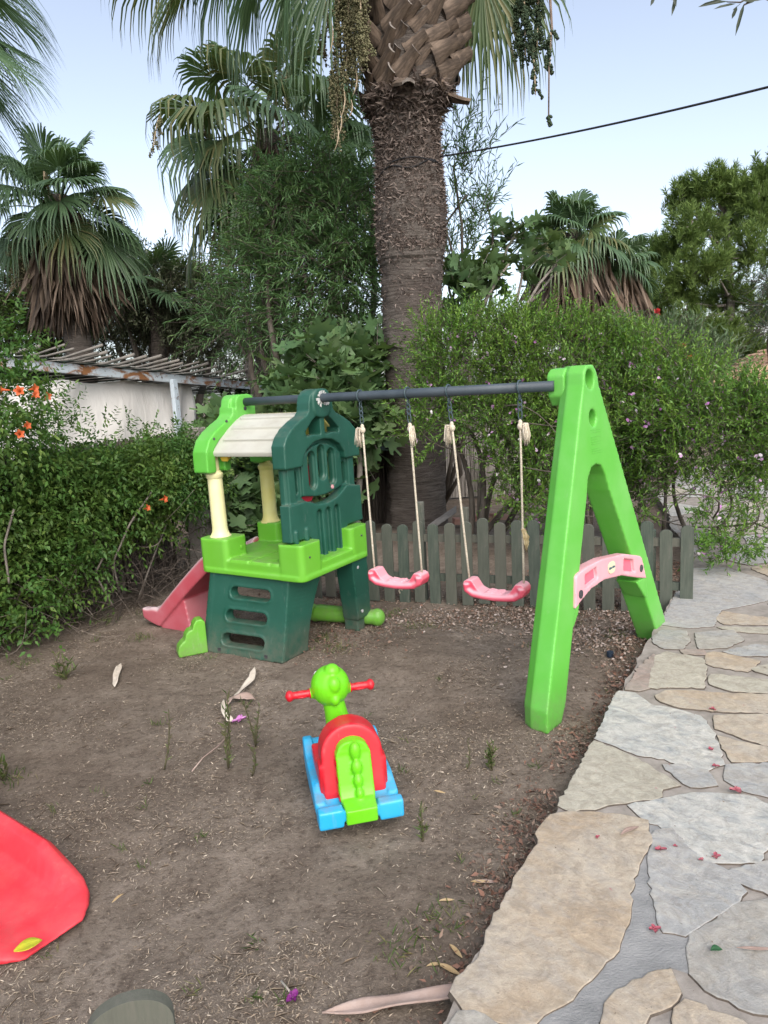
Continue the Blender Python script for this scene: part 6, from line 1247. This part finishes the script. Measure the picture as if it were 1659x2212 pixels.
# oleander with red flowers behind the shrub
OB = lobes_px([(1430, 765, 9, 50, 25), (1380, 760, 9, 40, 25), (1490, 775, 9, 45, 25), (1340, 750, 9.2, 40, 20), (1540, 790, 9.2, 40, 20), (1450, 740, 9.1, 25, 20)])
ole = tree('oleander', 'grey green oleander with red flowers behind the flowering shrub', 'shrub', P(1430, 1000, 9)*np.array([1, 1, 0]), OB, 330, dict(tl=.34, nl=13, out=.4, up=.7, rnd=.45, droop=.05, shell=.4, lang=.5), .1, .017, T_LEAF, leafmat('oleander_leaf', [(.08,.13,.065), (.115,.18,.09), (.17,.23,.13)], .2), [P(1430, 1000, 9)*np.array([1, 1, 0])], .03, .005, nbr=6)
M_RED = leafmat('red_flower', [(.45,.015,.02), (.55,.03,.04)], .2)
for px, py, Y in ((1476, 748, 8.6), (1421, 672, 8.8), (1408, 748, 8.6), (1484, 771, 8.5), (1349, 1034, 6.3)):
    c = P(px, py, Y); q = rng.normal(size=(26, 3))*.016 + c; o = leaf_obj('flower', [leaves(q, rdir(26), rdir(26), .032, .025, T_OVAL)], M_RED, ole); o.location = -ole.location
# pine on the right
M_PIN = leafmat('pine_needle', [(.1,.165,.04), (.145,.225,.055), (.2,.285,.075), (.11,.18,.05)], .28, .6); YT = 22.
PL_ = lobes_px([(x, y, YT + dy, rx*1.25, ry*1.35) for x, y, dy, rx, ry in ((1545, 400, 0, 50, 35), (1480, 420, .5, 35, 30), (1600, 410, 0, 45, 35), (1640, 450, -.5, 45, 45), (1500, 490, -1, 55, 40), (1445, 530, 0, 45, 30), (1410, 560, .5, 35, 30), (1570, 480, 1, 60, 45), (1620, 540, -1, 60, 50), (1520, 570, -1.5, 60, 40), (1450, 620, -1, 55, 40), (1400, 650, 0, 40, 30), (1560, 640, 1, 70, 45), (1480, 690, -1, 60, 40), (1420, 700, 0, 50, 35), (1400, 730, .5, 45, 35), (1470, 745, .5, 55, 35), (1390, 680, 1, 35, 35), (1640, 650, 0, 50, 60), (1550, 720, -1, 60, 35), (1610, 740, 0, 60, 35), (1380, 620, .5, 30, 25), (1660, 380, 0, 30, 40))])
pine = thing('pine_tree', 'tall bushy pine tree on the right beyond the pair of palms', 'pine tree', P(1560, 800, YT)*np.array([1, 1, 0])); po_ = Vector(-pine.location)
nc = 1900; C_ = np.array([l[0] for l in PL_]); Rr = np.array([l[1] for l in PL_]); k = rng.choice(len(C_), nc); u = rdir(nc); u[:, 2] = u[:, 2]*.8 + .2; tips = C_[k] + u*Rr[k]*(.35 + .7*rng.random((nc, 1)))
dirs = nrm(u*.55 + np.array([0, 0, .75]) + rng.normal(size=(nc, 3))*.25); m_ = 46; t_ = rng.random((nc, m_, 1)); pos = (tips[:, None] - dirs[:, None]*.42*t_).reshape(-1, 3); nd = nrm(dirs[:, None]*.9 + rdir(nc*m_).reshape(nc, m_, 3)*.8).reshape(-1, 3)
o = leaf_obj('crown', [leaves(pos, nd, rdir(nc*m_), .21, .018, T_LEAF)], M_PIN, pine); o.location = po_
mb = MB(); tb, tt_ = P(1575, 830, YT + .6), P(1562, 390, YT + .3); tb[2] = 0; mb.tube(curve(tb, tt_, (.15, 0, 0), 12), np.linspace(.2, .03, 12), 9)
for i in range(len(C_)):
    s_ = tb + (tt_ - tb)*np.clip(((C_[i][2] - .7) - tb[2])/(tt_[2] - tb[2]), .25, .95); branches(mb, s_, [C_[i]], .05, .012, -.05, 6)
    kk = np.where(k == i)[0][:16]
    for q in kk: mb.tube(curve(C_[i] + rng.normal(size=3)*.05, tips[q] - dirs[q]*.3, (0, 0, -.06), 5), np.linspace(.018, .008, 5), 4, cap=False)
mb.build('trunk', M_LIMB, pine, loc=po_)
CO = lobes_px([(1668, 610, 14, 28, 14), (1662, 660, 14, 30, 14), (1672, 710, 14, 34, 14)])
tree('conifer', 'dark blue green conifer bough at the right picture edge', 'tree', P(1690, 800, 14)*np.array([1, 1, 0]), CO, 260, dict(tl=.35, nl=22, out=.8, up=-.05, rnd=.25, droop=.05, shell=.3, lang=.9), .035, .012, T_LEAF, leafmat('conifer_leaf', [(.015,.05,.025), (.025,.075,.04), (.04,.1,.05)], .05), [P(1690, 800, 14)*np.array([1, 1, 0])], .08, .006)
# oleander spray hanging in at the top right
sp = thing('oleander_branch', 'dark slender leaved branch hanging in at the top right corner', 'branch', P(1560, -60, 3.2)); so2 = Vector(-sp.location); mb = MB(); PP, DD = [], []
for pts in ([(1700, -70), (1640, -20), (1600, 5), (1570, 4)], [(1640, -20), (1612, 8), (1606, 12)], [(1560, -70), (1500, -45), (1462, -14)], [(1480, -60), (1430, -30), (1415, -10)]):
    q = np.array([P(x, y, 3.2) for x, y in pts]); mb.tube(q, np.linspace(.006, .002, len(q)), 5)
for x, y, dx, dy, L in ((1608, 6, -14, 50, .135), (1590, 8, -38, 8, .10), (1575, 3, -38, 6, .12), (1600, 2, 55, -5, .1), (1600, 8, -18, 14, .06), (1612, 10, 30, -18, .1), (1462, -16, -8, 36, .1), (1452, -20, 8, 30, .08), (1415, -12, -10, 26, .07), (1500, -25, -40, 20, .1), (1640, -8, 25, 10, .09), (1655, -12, 16, 22, .1), (1560, 0, -36, 10, .11), (1592, 14, -10, 24, .05), (1620, -6, 40, -2, .1)):
    a = P(x, y, 3.2); b_ = P(x + dx, y + dy, 3.2 + rng.normal()*.03); PP.append(a); DD.append(nrm(b_ - a)*1.); 
PP, DD = np.array(PP), np.array(DD); o = leaf_obj('leaves', [leaves(PP, DD, np.array([0, -1, .2]) + rng.normal(size=(len(PP), 3))*.25, np.array([.135, .10, .12, .1, .06, .1, .1, .08, .07, .1, .09, .1, .11, .05, .1])[:len(PP)]*.9, .016, T_OVAL)], leafmat('oleander_dark', [(.02,.03,.02), (.04,.055,.03), (.03,.04,.025)], .1), sp); o.location = so2
mb.build('stem', M_WOOD, sp, loc=so2)
# low far greenery closing the view
M_FAR = leafmat('far_leaf', [(.05,.08,.035), (.075,.115,.05), (.11,.15,.065)], .15)
FL_ = []
for x in np.arange(-1500, 3000, 75.): FL_ += lobes_px([(x, 905 - (x-829)*.061 + rng.normal()*14 - 20, 34 + 4*rng.random(), 70, 45 + 20*rng.random())])
pos, d, up, b, e = twigs(FL_, 5200, 1.1, 9, .5, .5, .7, .2, .4); o = leaf_obj('far_treeline', [leaves(pos, d, up, .34, .16, T_LEAF)], M_FAR); tag(o, 'far off belt of dark trees along the horizon', 'trees', kind='stuff')
# garden shrubbery in the shade behind fence and fig (ground level)
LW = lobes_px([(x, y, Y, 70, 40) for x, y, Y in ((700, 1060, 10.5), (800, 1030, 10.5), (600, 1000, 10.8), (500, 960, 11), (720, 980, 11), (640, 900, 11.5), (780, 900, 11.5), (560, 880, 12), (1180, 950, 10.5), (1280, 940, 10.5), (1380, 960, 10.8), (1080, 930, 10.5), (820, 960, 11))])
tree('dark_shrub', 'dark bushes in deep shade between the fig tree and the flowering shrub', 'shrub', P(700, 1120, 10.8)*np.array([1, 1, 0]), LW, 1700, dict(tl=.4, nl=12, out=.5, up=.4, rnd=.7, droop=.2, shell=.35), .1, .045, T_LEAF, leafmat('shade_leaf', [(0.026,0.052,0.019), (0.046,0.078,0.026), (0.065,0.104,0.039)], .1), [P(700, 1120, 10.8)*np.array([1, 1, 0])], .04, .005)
# straw parasol and pale building at the right
cT = P(1685, 752, 15.); R1 = 1.75; par = thing('straw_parasol', 'straw thatched parasol roof at the right picture edge', 'parasol', (cT[0], 15., 0)); ploc = Vector(-par.location)
t = NT('straw'); v = t.obj(); c = t.ramp(t.noise(7, 6, .7, t.mapping(v, (5, 5, 1))), [(.3, (.33,.2,.12)), (.5, (.5,.33,.22)), (.7, (.62,.47,.35))]); t.bsdf(c, .9, .1, t.noise(30, 5, .7, v), .5, .03)
M_STRAW = t.m; mb = MB(); rows = []; nr = 9
for i in range(nr):
    for f_, dz in ((i/nr, 0), ((i + .97)/nr, .0), ((i + 1.0)/nr, -.045)):
        rows.append([cT + np.array([math.cos(a)*R1*f_*(1 + .012*math.sin(a*31 + i)), math.sin(a)*R1*f_*(1 + .012*math.sin(a*31 + i)), -.68*f_**1.15 + dz + .05*(f_*nr - i) + .012*math.sin(a*23 + i*2)]) for a in np.linspace(0, 2*PI, 72, endpoint=False)])
mb.grid(rows, 0, True); o = mb.build('roof', M_STRAW, par, False, loc=ploc); s_ = o.modifiers.new('s', 'SOLIDIFY'); s_.thickness = .05
mb = MB(); mb.tube(np.array([(cT[0], 15., 0), (cT[0], 15., cT[2])]), .05, 10); mb.build('pole', M_WOOD, par, loc=ploc)
mb = MB(); mb.tube(np.array([(cT[0] - 1.25, 14.6, 0), (cT[0] - 1.25, 14.6, cT[2] - .5)]), .06, 10); mb.build('pole', M_LIMB, par, loc=ploc)
bc = P(1610, 720, 40.); bld = thing('building', 'pale rendered building glimpsed behind the pine tree', 'building', (bc[0], 40., 0)); mb = MB(); mb.box((-3.6, 0, 0), (6, 6, bc[2] + .7)); mb.build('wall', plain('pale_render', [(.42,.44,.46), (.48,.5,.52), (.54,.55,.56)], 2, .9), bld, False)
mb = MB(); mb.box((-3.8, -.2, bc[2] + .7), (6.2, 6.2, bc[2] + .9)); mb.build('roof', plain('roof_edge', [(.3,.3,.3), (.36,.36,.36), (.4,.4,.4)], 2, .9), bld, False)
for x in (-2.2, .6, 3.2): MB().box((x, -.06, 1.0), (x + 1.1, .0, 2.3)).build('window', plain('dark_window', [(.03,.04,.05), (.04,.05,.06), (.06,.07,.08)], 2, .2), bld, False)
